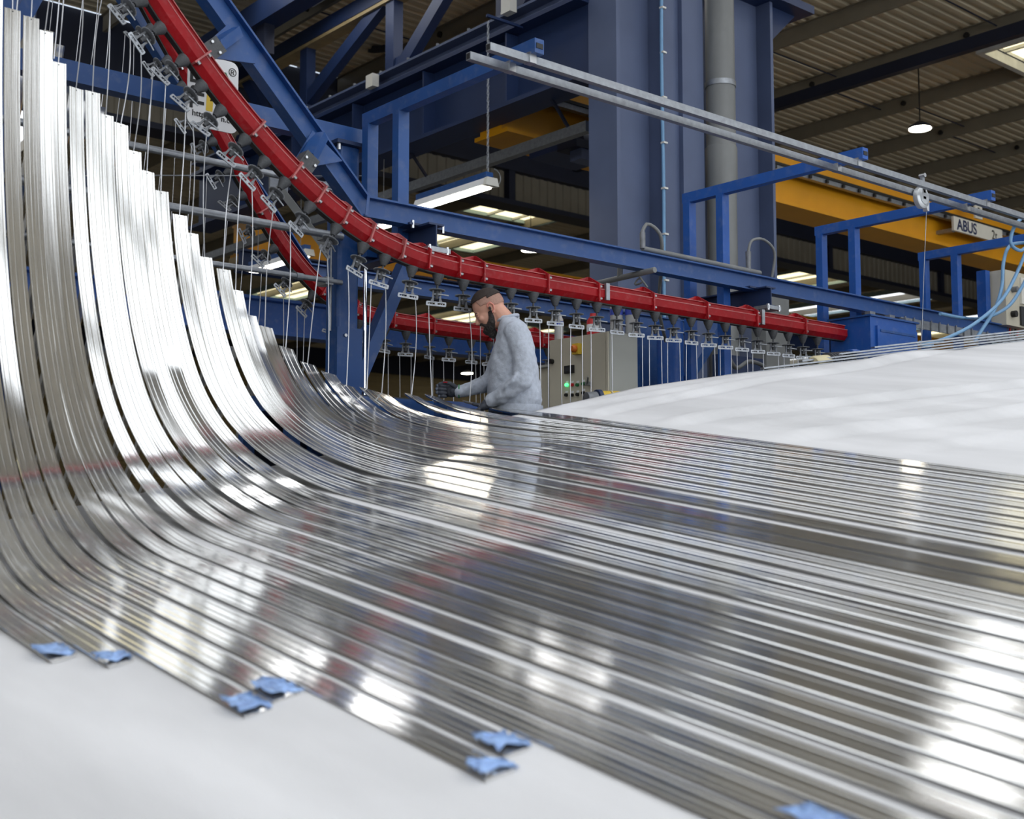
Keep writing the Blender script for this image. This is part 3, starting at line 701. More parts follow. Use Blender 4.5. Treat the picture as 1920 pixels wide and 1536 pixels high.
for i in range(25, 18, -1): SHIFT[i] = max(0.0, RE[i + 1].x + SHIFT[i + 1] - (WID(i) + WID(i + 1)) / 2 - 0.016 - RE[i].x)
for i in range(18, 1, -1): SHIFT[i] = SHIFT[19] * (i - 1) / 18
for q, (i, e) in enumerate(ALL):
    k = 0.13 * max(0.0, min(1.6, (3.12 - e.x) / 1.17))
    xl = e.x - k
    yn = 1.5 - (xl + 0.09 * (i % 2) - 1.96) * 3.5 + 0.4 * jag[q % 12] + 0.5 * jag[(i // 2) % 12]   # near ends step back in pairs
    yn = max(-1.6, min(yn, 4.35)) if xl < 2.6 else -1.6
    W = WID(i); grp = -SHIFT.get(i, 0.0)
    P = front_path(e, yn, k, grp)
    a0 = random.uniform(-0.05, 0.05); a1 = random.choice([-0.16, -0.05, 0.0, 0.04, 0.12]) + random.uniform(-0.02, 0.02)
    if i > 14: a1 = -0.22 * min(1, (i - 14) / 4)              # the hung tips of the low ones twist on their wires
    s0 = 0.45 if i <= 14 else 0.80
    tw = lambda t, a0=a0, a1=a1, s0=s0: a0 * (1 - t) * 0.4 + a1 * smooth01((t - s0) / (0.85 - s0 if s0 < 0.6 else 0.18))
    me = ribbon_mesh(P, W, tw)
    if i < 0: lab = 'aluminium profile lying at the left front, %s outward from the leftmost upright one' % ORD[-i - 1]
    elif i < 17: lab = 'tall aluminium profile bent upright, %s from the left edge' % ORD[i]
    else: lab = 'low aluminium profile curling off the canvas, %s from the man' % ORD[26 - i]
    root = thing('aluminium_profile', lab, 'profile', P[0], 'aluminium profiles on the canvas')
    put('extrusion', me, 'aluminium', root)
    MB().lathe([(0.0, 0), (0.0035, 0), (0.0035, 0.016), (0, 0.016)], P[-1] - (P[-1] - P[-2]).normalized() * 0.012 - Vector((0, 0.008, 0)), AY, 8).build('hook_hole', 'black', root)
    if -8 <= i <= 4:          # loose blue film left on the near end
        p = P[0]
        m_ = MB(); cs = []; xx = p.x; L_ = random.uniform(0.06, 0.14)
        for r_ in range(7):
            for c_ in range(4):
                cs.append((xx - W * 0.60 + W * 1.2 * c_ / 3 + random.uniform(-0.004, 0.004), p.y + 0.01 + L_ * r_ / 6 + 0.02 * math.sin(c_ * 2 + i), p.z + 0.009 + 0.013 * abs(math.sin(r_ * 1.3 + c_ + i)) + 0.15 * L_ * r_ / 6))
        m_.add(cs, [(r_ * 4 + c_, r_ * 4 + c_ + 1, r_ * 4 + c_ + 5, r_ * 4 + c_ + 4) for r_ in range(6) for c_ in range(3)])
        f_ = m_.build('film_strip', 'film', root, 30); f_['label'] = 'crumpled blue protective film'
        f_.modifiers.new('s', 'SOLIDIFY').thickness = 0.0015
for q, e in enumerate(RR):
    P = bez(e, e + Vector((0, 0.15, -0.6)), e + Vector((0, 1.1, -1.6 - 0.3 * e.z)), Vector((e.x, 10.6, -0.75)), 30)
    me = ribbon_mesh(P, 0.078, lambda t: 0.05 * t)
    root = thing('aluminium_profile', 'hanging aluminium profile in the row behind, %s from the left' % ORD[q], 'profile', P[-1], 'aluminium profiles behind the front row')
    put('extrusion', me, 'aluminium', root)
# straight profiles waiting at the far edge of the canvas
for q in range(6):
    a_ = Vector((6.35 + 0.35 * q, lerp_tab(EDGE, 6.35 + 0.35 * q), 0)); c_ = Vector((11.1, lerp_tab(EDGE, 11.1), 0))
    off = Vector((0.32, 0.94, 0)) * (0.03 + 0.052 * q); zz = 0.004 + 0.013 * q
    a_ += off; c_ += off; a_.z = hc(a_.x, a_.y) + zz - 0.02; c_.z = hc(c_.x, c_.y) + zz - 0.02
    d = (c_ - a_).normalized(); u = d.cross(AZV).normalized(); v = u.cross(d)
    m_ = MB().sweep([(-0.024, -0.006), (0.024, -0.006), (0.024, 0.006), (-0.024, 0.006)], [a_, c_], [(u, v)] * 2)
    root = thing('straight_profile', 'straight aluminium profile along the far canvas edge, %s up from the canvas' % ORD[q], 'profile', a_, 'straight profiles at the canvas edge')
    m_.build('extrusion', 'galv', root)
# ------------------------------------------------------------------ blue support frames over the tracks
def bent_beam(name, label, pts, y, w=0.10, h=0.135, m='blue'):
    P = xz(pts, y); F = []
    for i in range(len(P)):
        d0 = (P[i] - P[max(i - 1, 0)]) if i else P[1] - P[0]; d1 = (P[min(i + 1, len(P) - 1)] - P[i]) if i < len(P) - 1 else d0
        d0 = d0.normalized(); d1 = d1.normalized(); d = (d0 + d1).normalized(); v = AY.cross(d); v = v if v.z > 0 else -v
        F.append((AY, v / max(0.5, d.dot(d1))))
    t = thing(name, label, 'beam', P[1])
    MB().ibeam(P, F, w, h, 0.012, 0.010).build('beam', m, t)
    return t
fb = bent_beam('support_beam', 'bent blue beam above the front red track, sloping down then level', [(1.2, 4.87), (4.13, 1.885), (12.2, 1.86)], 6.3)
rb = bent_beam('support_beam', 'rear bent blue beam behind the sign and the rear red track', [(3.3 - 0.6 * 1.25, 3.82 + 0.6 * 1.62), (4.95, 1.89), (9.5, 1.88)], 8.35)
MB().bar((4.125, 6.235, 1.82), (4.14, 6.235, 1.95), 0.004, 0.02).build('weld_seam', 'blue', fb)
for x in (4.48, 4.72):
    MB().lathe([(0, -0.02), (0.012, -0.02), (0.012, 0.03), (0, 0.03)], (x, 6.24, 1.815), AZV, 6).build('bolt', 'steel', fb)
def stub(x, label):
    t = thing('cross_stub', label, 'beam', (x, 6.5, 1.7))
    MB().ibeam([(x, 6.12, 1.74), (x, 7.05, 1.74)], [(AX, AZV)] * 2, 0.12, 0.16, 0.012, 0.01).build('beam', 'navy', t)
    MB().box((x, 6.16, 1.645), (0.18, 0.14, 0.03)).build('clamp_plate', 'galv', t)
    MB().box((x, 6.30, 1.822), (0.26, 0.14, 0.014)).build('top_plate', 'navy', t)
    for s_ in (-1, 1): MB().lathe([(0, 0), (0.012, 0), (0.012, 0.05), (0, 0.05)], (x + 0.07 * s_, 6.10, 1.62), AZV, 6).build('bolt', 'steel', t)
stub(4.58, 'navy stub beam under the bend of the front blue beam'); stub(7.98, 'navy stub beam under the front blue beam by the columns')
for n_, x in enumerate((2.93, 3.58)):
    i = min(range(len(FT)), key=lambda k: abs(FT[k].x - x)); p = FT[i]; d = FTT[i]; v = FTF[i][1]
    t = thing('track_bracket', ('upper' if n_ == 0 else 'lower') + ' blue gusset bracket tying the red track to the sloping beam', 'bracket', p)
    R = Matrix((d, AY, v)).transposed()
    MB().box(p + v * 0.12 + AY * 0.02, (0.10, 0.10, 0.10), R).build('clamp_box', 'dark_cast', t)
    MB().prism([(-0.04, 0.15), (0.04, 0.15), (0.20, 0.37), (-0.06, 0.37)], p + AY * 0.10, d, v, AY * 0.012).build('gusset', 'blue', t)
    MB().bar(p + v * 0.17 + AY * 0.03, p + v * 0.38 + AY * 0.10, 0.08, 0.06).build('arm', 'blue', t)
    for s_ in (-1, 1): MB().lathe([(0, 0), (0.009, 0), (0.009, 0.02), (0, 0.02)], p + v * 0.12 + d * 0.035 * s_ - AY * 0.045, AY, 6).build('bolt', 'steel', t)
# gallows frames carrying the grey rails
for n_, (x, zb) in enumerate(((4.53, 1.70), (7.78, FLOOR), (9.66, FLOOR), (11.46, FLOOR))):
    names = ['blue gallows frame nearest the bend of the red track', 'blue gallows frame in front of the columns', 'blue gallows frame behind the spring balancer', 'blue gallows frame at the right edge beside the hoses']
    t = thing('gallows_frame', names[n_], 'frame', (x, 6.6, max(zb, FLOOR)), 'blue gallows frames')
    for y in (6.45, 6.81):
        MB().bar((x, y, zb), (x, y, 2.62), 0.085, 0.07, (0, 1, 0)).build('post', 'blue_bright' if n_ else 'blue', t)
    MB().bar((x, 6.86, 2.655), (x, 5.08, 2.655), 0.07, 0.085).build('arm', 'blue_bright' if n_ else 'blue', t)
    MB().box((x, 5.078, 2.655), (0.05, 0.004, 0.03)).build('end_hole', 'black', t)
for n_, y in enumerate((5.14, 5.32)):
    t = thing('grey_rail', ('upper' if n_ == 0 else 'lower') + ' of the two long grey rails crossing in front of the columns', 'rail', (4.2, y, 2.57), 'grey rails on the gallows')
    MB().bar((4.2, y, 2.585), (13.6, y, 2.585), 0.04, 0.045).build('rail', 'galv', t)
    MB().box((4.199, y, 2.585), (0.004, 0.028, 0.03)).build('open_end', 'black', t)
    for x in (4.53, 7.78, 9.66, 11.46): MB().box((x - 0.02, y - 0.003, 2.592), (0.05, 0.052, 0.062)).build('clamp', 'steel', t)
# round-cornered blue column with a tie tube to the left
def rrect(w, r, n=4):
    out = []
    for cx_, cy_, a0 in ((1, 1, 0), (-1, 1, 90), (-1, -1, 180), (1, -1, 270)):
        for k in range(n + 1):
            th = math.radians(a0 + 90 * k / n); out.append((cx_ * (w / 2 - r) + r * math.cos(th), cy_ * (w / 2 - r) + r * math.sin(th)))
    return out
t = thing('tube_column', 'bright blue square tube column behind the bend of the red track', 'column', (4.44, 7.0, FLOOR))
MB().sweep(rrect(0.17, 0.03), [(4.44, 7, FLOOR), (4.44, 7, 2.47)], [(AX, AY)] * 2).build('post', 'blue', t, 30)
MB().box((4.44, 7.0, 2.485), (0.26, 0.26, 0.025)).build('cap_plate', 'navy', t)
for sx in (-1, 1):
    for sy in (-1, 1): MB().lathe([(0, 0), (0.014, 0), (0.014, 0.07), (0, 0.07)], (4.44 + sx * 0.1, 7 + sy * 0.1, 2.43), AZV, 6).build('bolt', 'steel', t)
MB().tube([(4.575, 6.92, 0.6), (4.575, 6.92, 2.42)], 0.014, 8).build('conduit', 'chrome', t, 50)
MB().tube([(4.32, 6.95, 1.2), (4.32, 6.95, 2.42)], 0.007, 6).build('conduit', 'galv', t, 50)
MB().bar((4.52, 6.96, 0.84), (4.93, 6.96, 1.72), 0.09, 0.10, (0, 1, 0)).build('brace', 'blue', t)
MB().box((4.44, 6.905, 0.95), (0.2, 0.02, 0.55)).build('brace_plate', 'blue', t)
MB().lathe([(0, 0), (0.012, 0), (0.012, 0.012), (0, 0.012)], (4.40, 6.88, 1.17), AY, 6).build('bolt', 'steel', t)
o = MB().bar((-1.5, 7.0, 2.56), (4.64, 7.0, 2.56), 0.10, 0.125).build('tie_tube', 'blue'); tag(o, 'long blue tube running left from the top of the blue column', 'beam')
MB().box((4.642, 7.0, 2.56), (0.006, 0.11, 0.135)).build('end_plate', 'blue', o)
t = thing('tube_column', 'blue column behind the tall profiles at the left edge', 'column', (2.12, 7.0, FLOOR))
MB().sweep(rrect(0.20, 0.03), [(2.12, 7.0, FLOOR), (2.12, 7.0, 4.6)], [(AX, AY)] * 2).build('post', 'blue', t, 30)
MB().bar((2.15, 7.05, 2.6), (3.0, 7.6, 4.4), 0.1, 0.12).build('brace', 'blue', t)
for z, x1, r_, lab in ((2.16, 4.35, 0.022, 'upper'), (1.83, 4.36, 0.026, 'lower'), (1.52, 4.36, 0.018, 'lowest')):
    o = MB().tube([(0.8, 6.88, z + 0.02), (x1, 6.88, z)], r_, 10).build('grey_tube', 'galv', None, 50)
    tag(o, lab + ' grey steel tube running behind the profiles to the blue column', 'tube', 'grey tubes behind the profiles')
    MB().lathe([(r_, 0), (r_ * 1.35, 0), (r_ * 1.35, 0.05), (r_, 0.05)], (x1 - 0.35, 6.88, z + 0.002), AX, 10).build('collar', 'galv', o, 40)
    MB().box((x1 - 0.1, 6.93, z), (0.06, 0.12, 0.05)).build('bracket', 'galv', o)
o = MB().tube([at(-20, 330, Y=7.2), at(250, 329, Y=7.2), at(560, 330, Y=7.2), at(700, 330, Y=7.0)], 0.004, 5).build('guy_wire', 'galv'); tag(o, 'thin level wire behind the hangers at the left', 'wire')
o = MB().bar(at(522, 350, Y=7.35), Vector((4.40, 7.06, at(606, 480, Y=7.06).z)), 0.05, 0.05).build('diagonal_tube', 'pvc'); tag(o, 'grey diagonal steel tube behind the two red tracks', 'tube')
MB().box(at(522, 350, Y=7.35), (0.14, 0.02, 0.14)).build('end_plate', 'galv', o)

# ------------------------------------------------------------------ sign on the frame
YS = 6.72
sl, sr = at(351, 200, Y=YS).x, at(447, 150, Y=YS).x; zb_, zt_ = at(400, 243, Y=YS).z, at(425, 114, Y=YS).z
sw, sh_ = sr - sl, zt_ - zb_
t = thing('maker_sign', 'white maker sign with coloured stripes behind the red tracks', 'sign', (sl, YS, zb_))
r_ = 0.05; poly = []
for cx_, cy_, a0 in ((sw - r_, sh_ - r_, 0), (r_, sh_ - r_, 90), (r_, r_, 180), (sw - r_, r_, 270)):
    for k in range(6):
        th = math.radians(a0 + 18 * k); poly.append((cx_ + r_ * math.cos(th), cy_ + r_ * math.sin(th)))
board = MB().prism(poly, (sl, YS, zb_), AX, AZV, (0, 0.008, 0)).build('board', 'white', t)
for x_ in (0.25, 0.75): MB().bar((sl + sw * x_, YS + 0.006, 2.56), (sl + sw * x_, 6.96, 2.56), 0.03, 0.03).build('bracket', 'galv', t)
S = lambda a_, c_: (sl + sw * a_, YS - 0.002, zb_ + sh_ * c_)
text('TREV', 0.125, 'lettering', 'black', board, S(0.31, 0.24), AZV, -AX, bold=0.004)
text('http://w', 0.052, 'lettering', 'black', board, S(0.09, 0.135), AX, AZV, bold=0.0006)
text('n.com', 0.052, 'lettering', 'black', board, S(0.66, 0.135), AX, AZV, bold=0.0006)
text('®', 0.07, 'lettering', 'black', board, S(0.80, 0.80), AX, AZV)
def stripe(a_, c_, w_, h_, n_, m_, lean):
    for q in range(n_):
        x0 = a_ + q * w_ * 1.35
        MB().prism([(x0 * sw, c_ * sh_), ((x0 + w_) * sw, c_ * sh_), ((x0 + w_ + lean) * sw, (c_ + h_) * sh_), ((x0 + lean) * sw, (c_ + h_) * sh_)], (sl, YS - 0.002, zb_), AX, AZV, (0, 0.002, 0)).build('stripe', m_, board)
stripe(0.70, 0.66, 0.035, 0.17, 4, 'sign_green', -0.13)
stripe(0.36, 0.24, 0.13, 0.42, 1, 'sign_yellow', 0.03)
stripe(0.44, 0.38, 0.03, 0.22, 3, 'sign_blue', 0.06)
stripe(0.58, 0.24, 0.05, 0.22, 4, 'sign_red', -0.02)

# ------------------------------------------------------------------ spring balancer on the rail
p = at(1727, 371, Y=5.27)
t = thing('spring_balancer', 'round zinc spring balancer hanging from the grey rails', 'balancer', p)
MB().lathe([(0.0, -0.028), (0.075, -0.028), (0.088, -0.02), (0.092, 0.0), (0.088, 0.02), (0.075, 0.028), (0.0, 0.028)], p, AY, 28).build('drum', 'zinc', t, 40)
MB().lathe([(0.05, 0), (0.056, 0), (0.056, 0.006), (0.05, 0.006)], p - AY * 0.034, AY, 20).build('rim', 'zinc', t, 40)
MB().box(p - AY * 0.031 + AZV * 0.05, (0.035, 0.006, 0.03)).build('slot', 'black', t)
MB().box(p - AY * 0.031 - AZV * 0.005, (0.04, 0.006, 0.022)).build('slot', 'black', t)
text('5', 0.03, 'lettering', 'black', t, p + Vector((0.0, -0.0295, -0.06)), AX, AZV)
MB().prism([(0.02, -0.02), (0.09, -0.02), (0.085, -0.1), (0.06, -0.1)], p - AY * 0.02, AX, AZV, (0, 0.04, 0)).build('nose', 'zinc', t)
MB().box(p + Vector((0.03, 0, 0.13)), (0.035, 0.02, 0.10)).build('bracket', 'galv', t)
MB().lathe([(0, -0.025), (0.018, -0.025), (0.018, 0.025), (0, 0.025)], p + Vector((0.03, 0, 0.19)), AY, 10).build('roller', 'steel', t)
c_ = at(1728, 640, Y=5.3)
MB().tube([p + Vector((0.075, 0, -0.1)), p.lerp(c_, 0.5) + AX * 0.04, c_], 0.0028, 5).build('cable', 'galv', t)
MB().tube([c_ + Vector((0, 0, 0)), c_ + Vector((-0.03, -0.01, -0.02)), c_ + Vector((-0.07, -0.01, -0.04))], 0.008, 6).build('hook', 'steel', t)

# ------------------------------------------------------------------ drive box, gear motors, hoses, control box
t = thing('drive_box', 'blue sheet-steel box at the right end of the red track', 'box', (9.0, 5.87, 1.2))
MB().span((9.0, 5.87, 1.22), (9.72, 6.27, 1.66)).build('housing', 'blue_bright', t)
MB().span((9.08, 5.85, 1.24), (9.70, 5.872, 1.58)).build('door', 'blue_bright', t)
MB().span((9.12, 5.843, 1.53), (9.66, 5.851, 1.55)).build('hinge', 'blue', t)
MB().span((8.98, 5.85, 1.655), (9.74, 6.29, 1.67)).build('lid', 'blue', t)
for x in (9.05, 9.35, 9.6): MB().box((x, 5.9, 1.685), (0.08, 0.05, 0.03)).build('latch', 'grey_cast', t)
for (x, y) in ((9.05, 5.92), (9.67, 5.92), (9.05, 6.22), (9.67, 6.22)): MB().span((x - 0.03, y - 0.03, FLOOR), (x + 0.03, y + 0.03, 1.24)).build('leg', 'blue', t)
p = at(1524, 683, Y=5.42); q = at(1640, 668, Y=5.42); d = (q - p); d.z = 0.10; L_ = d.length; d.normalize()
t = thing('gear_motor', 'cream and black roller motor lying at the canvas edge before the drive box', 'motor', p)
MB().lathe([(0.0, 0), (0.05, 0.005), (0.062, 0.02), (0.064, 0.17), (0.05, 0.18)], p + AZV * 0.0, d, 18).build('roller', 'belt_cream', t, 40)
prof = [(0.05, 0.17)]
for k in range(8): prof += [(0.080, 0.18 + 0.036 * k), (0.080, 0.20 + 0.036 * k), (0.073, 0.203 + 0.036 * k), (0.073, 0.213 + 0.036 * k)]
MB().lathe(prof + [(0.04, 0.47)], p, d, 18).build('ribbed_drum', 'rubber', t, 30)
MB().lathe([(0.03, 0.46), (0.092, 0.47), (0.095, 0.54), (0.07, 0.62), (0.07, 1.1), (0.02, 1.12)], p, d, 18).build('gear_housing', 'blue_bright', t, 40)
MB().lathe([(0.012, 0), (0.03, 0), (0.03, 0.02), (0.0, 0.02)], p + d * 0.55 - AY * 0.10, AY, 10).build('hub_nut', 'steel', t)
p = at(1106, 748, Y=5.98); kz = 0.58
t = thing('gear_motor', 'yellow and dark blue drum motor in front of the beige cabinet', 'motor', p)
dd = Vector((1, -0.25, 0.05)).normalized()
MB().lathe([(a_ * kz * 1.25, c_ * kz) for a_, c_ in [(0.02, -0.06), (0.065, -0.05), (0.07, 0.08), (0.05, 0.09)]], p, dd, 16).build('fan_cover', 'grey_cast', t, 40)
MB().lathe([(a_ * kz * 1.25, c_ * kz) for a_, c_ in [(0.05, 0.08), (0.088, 0.09), (0.088, 0.14), (0.05, 0.15)]], p, dd, 16).build('ring', 'navy', t, 40)
MB().lathe([(a_ * kz * 1.25, c_ * kz) for a_, c_ in [(0.05, 0.14), (0.075, 0.15), (0.075, 0.26), (0.05, 0.27)]], p, dd, 16).build('drum', 'sign_yellow', t, 40)
MB().lathe([(a_ * kz * 1.25, c_ * kz) for a_, c_ in [(0.05, 0.265), (0.08, 0.27), (0.08, 0.285), (0.05, 0.29)]], p, dd, 16).build('flange', 'belt_cream', t, 40)
MB().lathe([(a_ * kz * 1.25, c_ * kz) for a_, c_ in [(0.05, 0.285), (0.072, 0.29), (0.072, 0.40), (0.02, 0.41)]], p, dd, 16).build('end_drum', 'sign_yellow', t, 40)
MB().span((p.x + 0.05, p.y - 0.04, -0.31), (p.x + 0.15, p.y + 0.04, p.z - 0.05)).build('stand', 'blue', t)
hp = [[(1935, 395), (1905, 420), (1895, 455), (1912, 470), (1925, 462)],
      [(1935, 440), (1912, 500), (1880, 560), (1830, 605), (1780, 632), (1740, 644), (1722, 642), (1735, 650), (1750, 645)],
      [(1930, 455), (1895, 460), (1882, 490), (1878, 540), (1865, 580), (1840, 620), (1828, 640)],
      [(1935, 500), (1915, 540), (1890, 575), (1850, 595), (1810, 597), (1760, 588)]]
hl = ['looped end of pale blue hose hanging from the rails at the right edge', 'pale blue hose sagging down to the balancer hook', 'pale blue hose dropping from the gallows arm to the canvas edge', 'pale blue hose swinging left onto the blue beam']
for k, pts in enumerate(hp):
    P = resample([at(x, y, Y=5.35 + 0.06 * k + (0.5 if k == 3 and x < 1830 else 0)) for x, y in pts], 0.03)
    o = MB().tube(P, 0.016, 8).build('air_hose', 'hose', None, 60); tag(o, hl[k], 'hose', 'pale blue air hoses')
t = thing('control_box', 'beige switch box on a blue post at the right edge', 'control box', (12.75, 6.3, 1.9))
a_ = at(1884, 505, Y=6.2); c_ = at(1884, 608, Y=6.2)
MB().span((a_.x, 6.2, c_.z), (a_.x + 0.8, 6.5, a_.z)).build('case', 'beige', t)
MB().span((a_.x + 0.30, 6.18, c_.z + 0.25), (a_.x + 0.75, 6.2, a_.z - 0.05)).build('cover', 'white_plastic', t)
MB().span((a_.x + 0.28, 6.18, c_.z + 0.02), (a_.x + 0.75, 6.2, c_.z + 0.22)).build('terminal_strip', 'grille', t)
MB().span((a_.x - 0.12, 6.35, FLOOR), (a_.x - 0.03, 6.45, a_.z)).build('post', 'blue_bright', t)
MB().lathe([(0, 0), (0.035, 0), (0.035, 0.05), (0, 0.05)], (a_.x + 0.12, 6.15, c_.z + 0.12), AY, 12).build('knob', 'black', t)
MB().lathe([(0, 0), (0.03, 0), (0.03, 0.06), (0, 0.06)], (a_.x + 0.14, 6.14, c_.z + 0.38), AY, 12).build('lever', 'grey_cast', t)
for k in range(5):
    P = resample([(a_.x + 0.2 + 0.06 * k, 6.3, c_.z), (a_.x + 0.18 + 0.05 * k, 6.3, c_.z - 0.15), (a_.x + 0.05 + 0.08 * k, 6.25, c_.z - 0.32), (a_.x + 0.3 + 0.05 * k, 6.2, c_.z - 0.42)], 0.05)
    MB().tube(P, 0.011, 6).build('loose_cable', ['black', 'sign_red', 'cable', 'black', 'sign_red'][k], t, 60)
o = MB().span((10.05, 6.22, 1.72), (12.4, 6.24, 1.80)).build('cable_tray', 'galv'); tag(o, 'wire cable tray along the right end of the blue beam', 'cable tray')
for k in range(16): MB().box((10.1 + 0.15 * k, 6.21, 1.76), (0.012, 0.01, 0.10)).build('rung', 'galv', o)
# air pipes by the columns
t = thing('air_pipe', 'grey air pipe lying along the front blue beam before the columns', 'pipe', (6.75, 6.33, 2.0))
pa, pb = at(1205, 466, Y=6.33), at(1425, 512, Y=6.33)
MB().tube([pa, pb], 0.020, 10).build('pipe', 'cable', t, 50)
MB().tube([pa, pa + AZV * 0.12, pa + AZV * 0.14], [0.022, 0.022, 0.012], 10).build('valve', 'grey_cast', t, 50)
MB().tube([pb - AX * 0.15, pb - AX * 0.15 + AZV * 0.16], [0.02, 0.024], 10).build('coupling', 'grey_cast', t, 50)
MB().tube(resample([pa + AZV * 0.13, pa + Vector((0.06, 0, 0.2)), pa + Vector((0.2, 0, 0.13)), pa + Vector((0.32, 0.1, -0.05)), pa + Vector((0.5, 0.3, -0.35)), pa + Vector((0.8, 0.5, -0.6))], 0.04), 0.014, 8).build('pipe_hose', 'cable', t, 60)
MB().tube(resample([pb - AX * 0.15 + AZV * 0.16, pb + Vector((-0.1, 0, 0.26)), pb + Vector((0.06, 0, 0.29)), pb + Vector((0.2, 0, 0.2)), pb + Vector((0.22, 0.05, -0.02))], 0.03), 0.012, 8).build('pipe_hose', 'cable', t, 60)
t = thing('air_pipe', 'pale pipe slanting behind the red track left of the columns', 'pipe', at(1130, 530, Y=7.0))
MB().tube([at(1118, 532, X=6.6), at(1228, 506, X=6.6)], 0.022, 10).build('pipe', 'pvc', t, 50)
MB().tube([at(1162, 522, X=6.6), at(1163, 492, X=6.6)], 0.022, 10).build('riser', 'pvc', t, 50)
MB().tube(resample([at(1195, 514, X=6.6), at(1205, 528, X=6.6), at(1190, 534, X=6.6), at(1200, 522, X=6.6), at(1216, 542, X=6.6)], 0.02), 0.007, 6).build('loose_cable', 'cable', t, 60)
t = thing('machine_post', 'dark blue machine post with brace below the red track by the columns', 'post', (8.3, 7.3, FLOOR))
MB().tube([at(1256, 605, Y=7.3), Vector((at(1256, 605, Y=7.3).x, 7.3, FLOOR))], 0.12, 14).build('post', 'blue_bright', t, 50)
MB().bar(at(1285, 712, Y=7.25), at(1350, 610, Y=7.25), 0.09, 0.10, (0, 1, 0)).build('brace', 'blue', t)
MB().span((at(1200, 640, Y=7.6).x, 7.6, FLOOR), (at(1236, 640, Y=7.6).x, 7.7, 1.75)).build('side_panel', 'blue', t)
MB().span((at(1350, 640, Y=7.8).x, 7.8, FLOOR), (at(1432, 640, Y=7.8).x, 7.9, 1.55)).build('back_panel', 'navy', t)
MB().tube(resample([at(1362, 660, Y=7.1), at(1380, 690, Y=7.1), at(1405, 678, Y=7.1), at(1435, 690, Y=7.1), at(1440, 720, Y=7.1)], 0.03), 0.02, 8).build('machine_hose', 'cable', t, 60)
t = thing('concrete_pier', 'grey pier behind the right end of the red track', 'pier', (10.9, 8.2, FLOOR))
a_ = at(1428, 545, Y=8.4); c_ = at(1472, 545, Y=8.4)
MB().span((a_.x, 8.35, FLOOR), (c_.x, 8.55, a_.z)).build('pier', 'pvc', t); MB().span((a_.x - 0.03, 8.33, a_.z), (c_.x + 0.03, 8.57, a_.z + 0.05)).build('cap', 'pvc', t)

# ------------------------------------------------------------------ platform, cabinets, bottles
t = thing('work_platform', 'dark steel platform the man and the cabinet stand on', 'platform', (6, 6.6, FLOOR))
PZ = -0.31
MB().span((4.62, 5.72, PZ - 0.06), (8.1, 7.9, PZ)).build('deck', 'grille', t)
for (x, y) in ((4.7, 5.8), (8.0, 5.8), (4.7, 7.8), (8.0, 7.8)): MB().span((x - 0.05, y - 0.05, FLOOR), (x + 0.05, y + 0.05, PZ - 0.06)).build('leg', 'blue', t)
t = thing('switch_cabinet', 'beige switch cabinet with push buttons right of the man', 'cabinet', (6.85, 6.95, PZ))
x0, y0, y1 = 6.6, 6.62, 7.29; x1 = at(1195, 640, Y=y0).x
MB().span((x0 + 0.02, y0, PZ), (x1, y1, 1.38)).build('body', 'beige_side', t)
MB().span((x0, y0 + 0.03, PZ + 0.02), (x0 + 0.018, y1 - 0.005, 1.375)).build('door', 'beige', t)
MB().span((x0 + 0.004, y0 + 0.004, PZ), (x0 + 0.05, y0 + 0.026, 1.378)).build('door_edge', 'beige', t)
def on_door(px, py): q = at(px, py, X=x0); return Vector((x0, q.y, q.z))
q = on_door(1085, 655); MB().box(q - AX * 0.02, (0.04, 0.07, 0.085)).build('stop_housing', 'sign_yellow', t)
MB().lathe([(0, 0), (0.028, 0), (0.030, 0.02), (0.02, 0.035), (0, 0.035)], q - AX * 0.04, -AX, 14).build('stop_button', 'orange', t, 40)
q = on_door(1069, 693); dsp = MB().box(q - AX * 0.01, (0.02, 0.10, 0.062)).build('display', 'black', t); MB().box(q - AX * 0.021, (0.003, 0.075, 0.03)).build('screen', 'grille', dsp)
rows = [(1064, 722, 'led_green'), (1074, 722, 'sign_red'), (1084, 722, 'green'), (1095, 720, 'green'), (1063, 741, 'black'), (1074, 741, 'black'), (1084, 740, 'black'), (1095, 737, 'black')]
for bx_, by_, m_ in rows:
    q = on_door(bx_, by_)
    k = MB().lathe([(0, 0), (0.013, 0), (0.013, 0.02), (0, 0.02)], q, -AX, 12).build('push_button', m_, t, 40)
    MB().box(q + AZV * 0.024 - AX * 0.002, (0.005, 0.026, 0.016)).build('label_plate', 'white', k)
q = on_door(1106, 720); MB().box(q - AX * 0.02, (0.03, 0.045, 0.03)).build('key_switch', 'galv', t); MB().bar(q - AX * 0.03, q + Vector((-0.05, -0.03, 0.05)), 0.012, 0.02).build('key', 'steel', t)
q = on_door(1036, 678); MB().lathe([(0, 0), (0.02, 0), (0.02, 0.03), (0, 0.03)], q, -AX, 12).build('lock', 'black', t)
t = thing('low_cabinet', 'lower beige cabinet half hidden behind the man', 'cabinet', (6.9, 7.6, PZ))
zc_ = at(1020, 690, X=6.7).z
MB().span((6.7, 7.32, PZ), (7.2, 8.0, zc_)).build('body', 'beige', t); MB().span((6.67, 7.30, zc_), (7.23, 8.02, zc_ + 0.02)).build('lid', 'beige_side', t); MB().span((6.69, 7.4, PZ + 0.05), (6.70, 7.95, zc_ - 0.05)).build('door', 'beige', t)
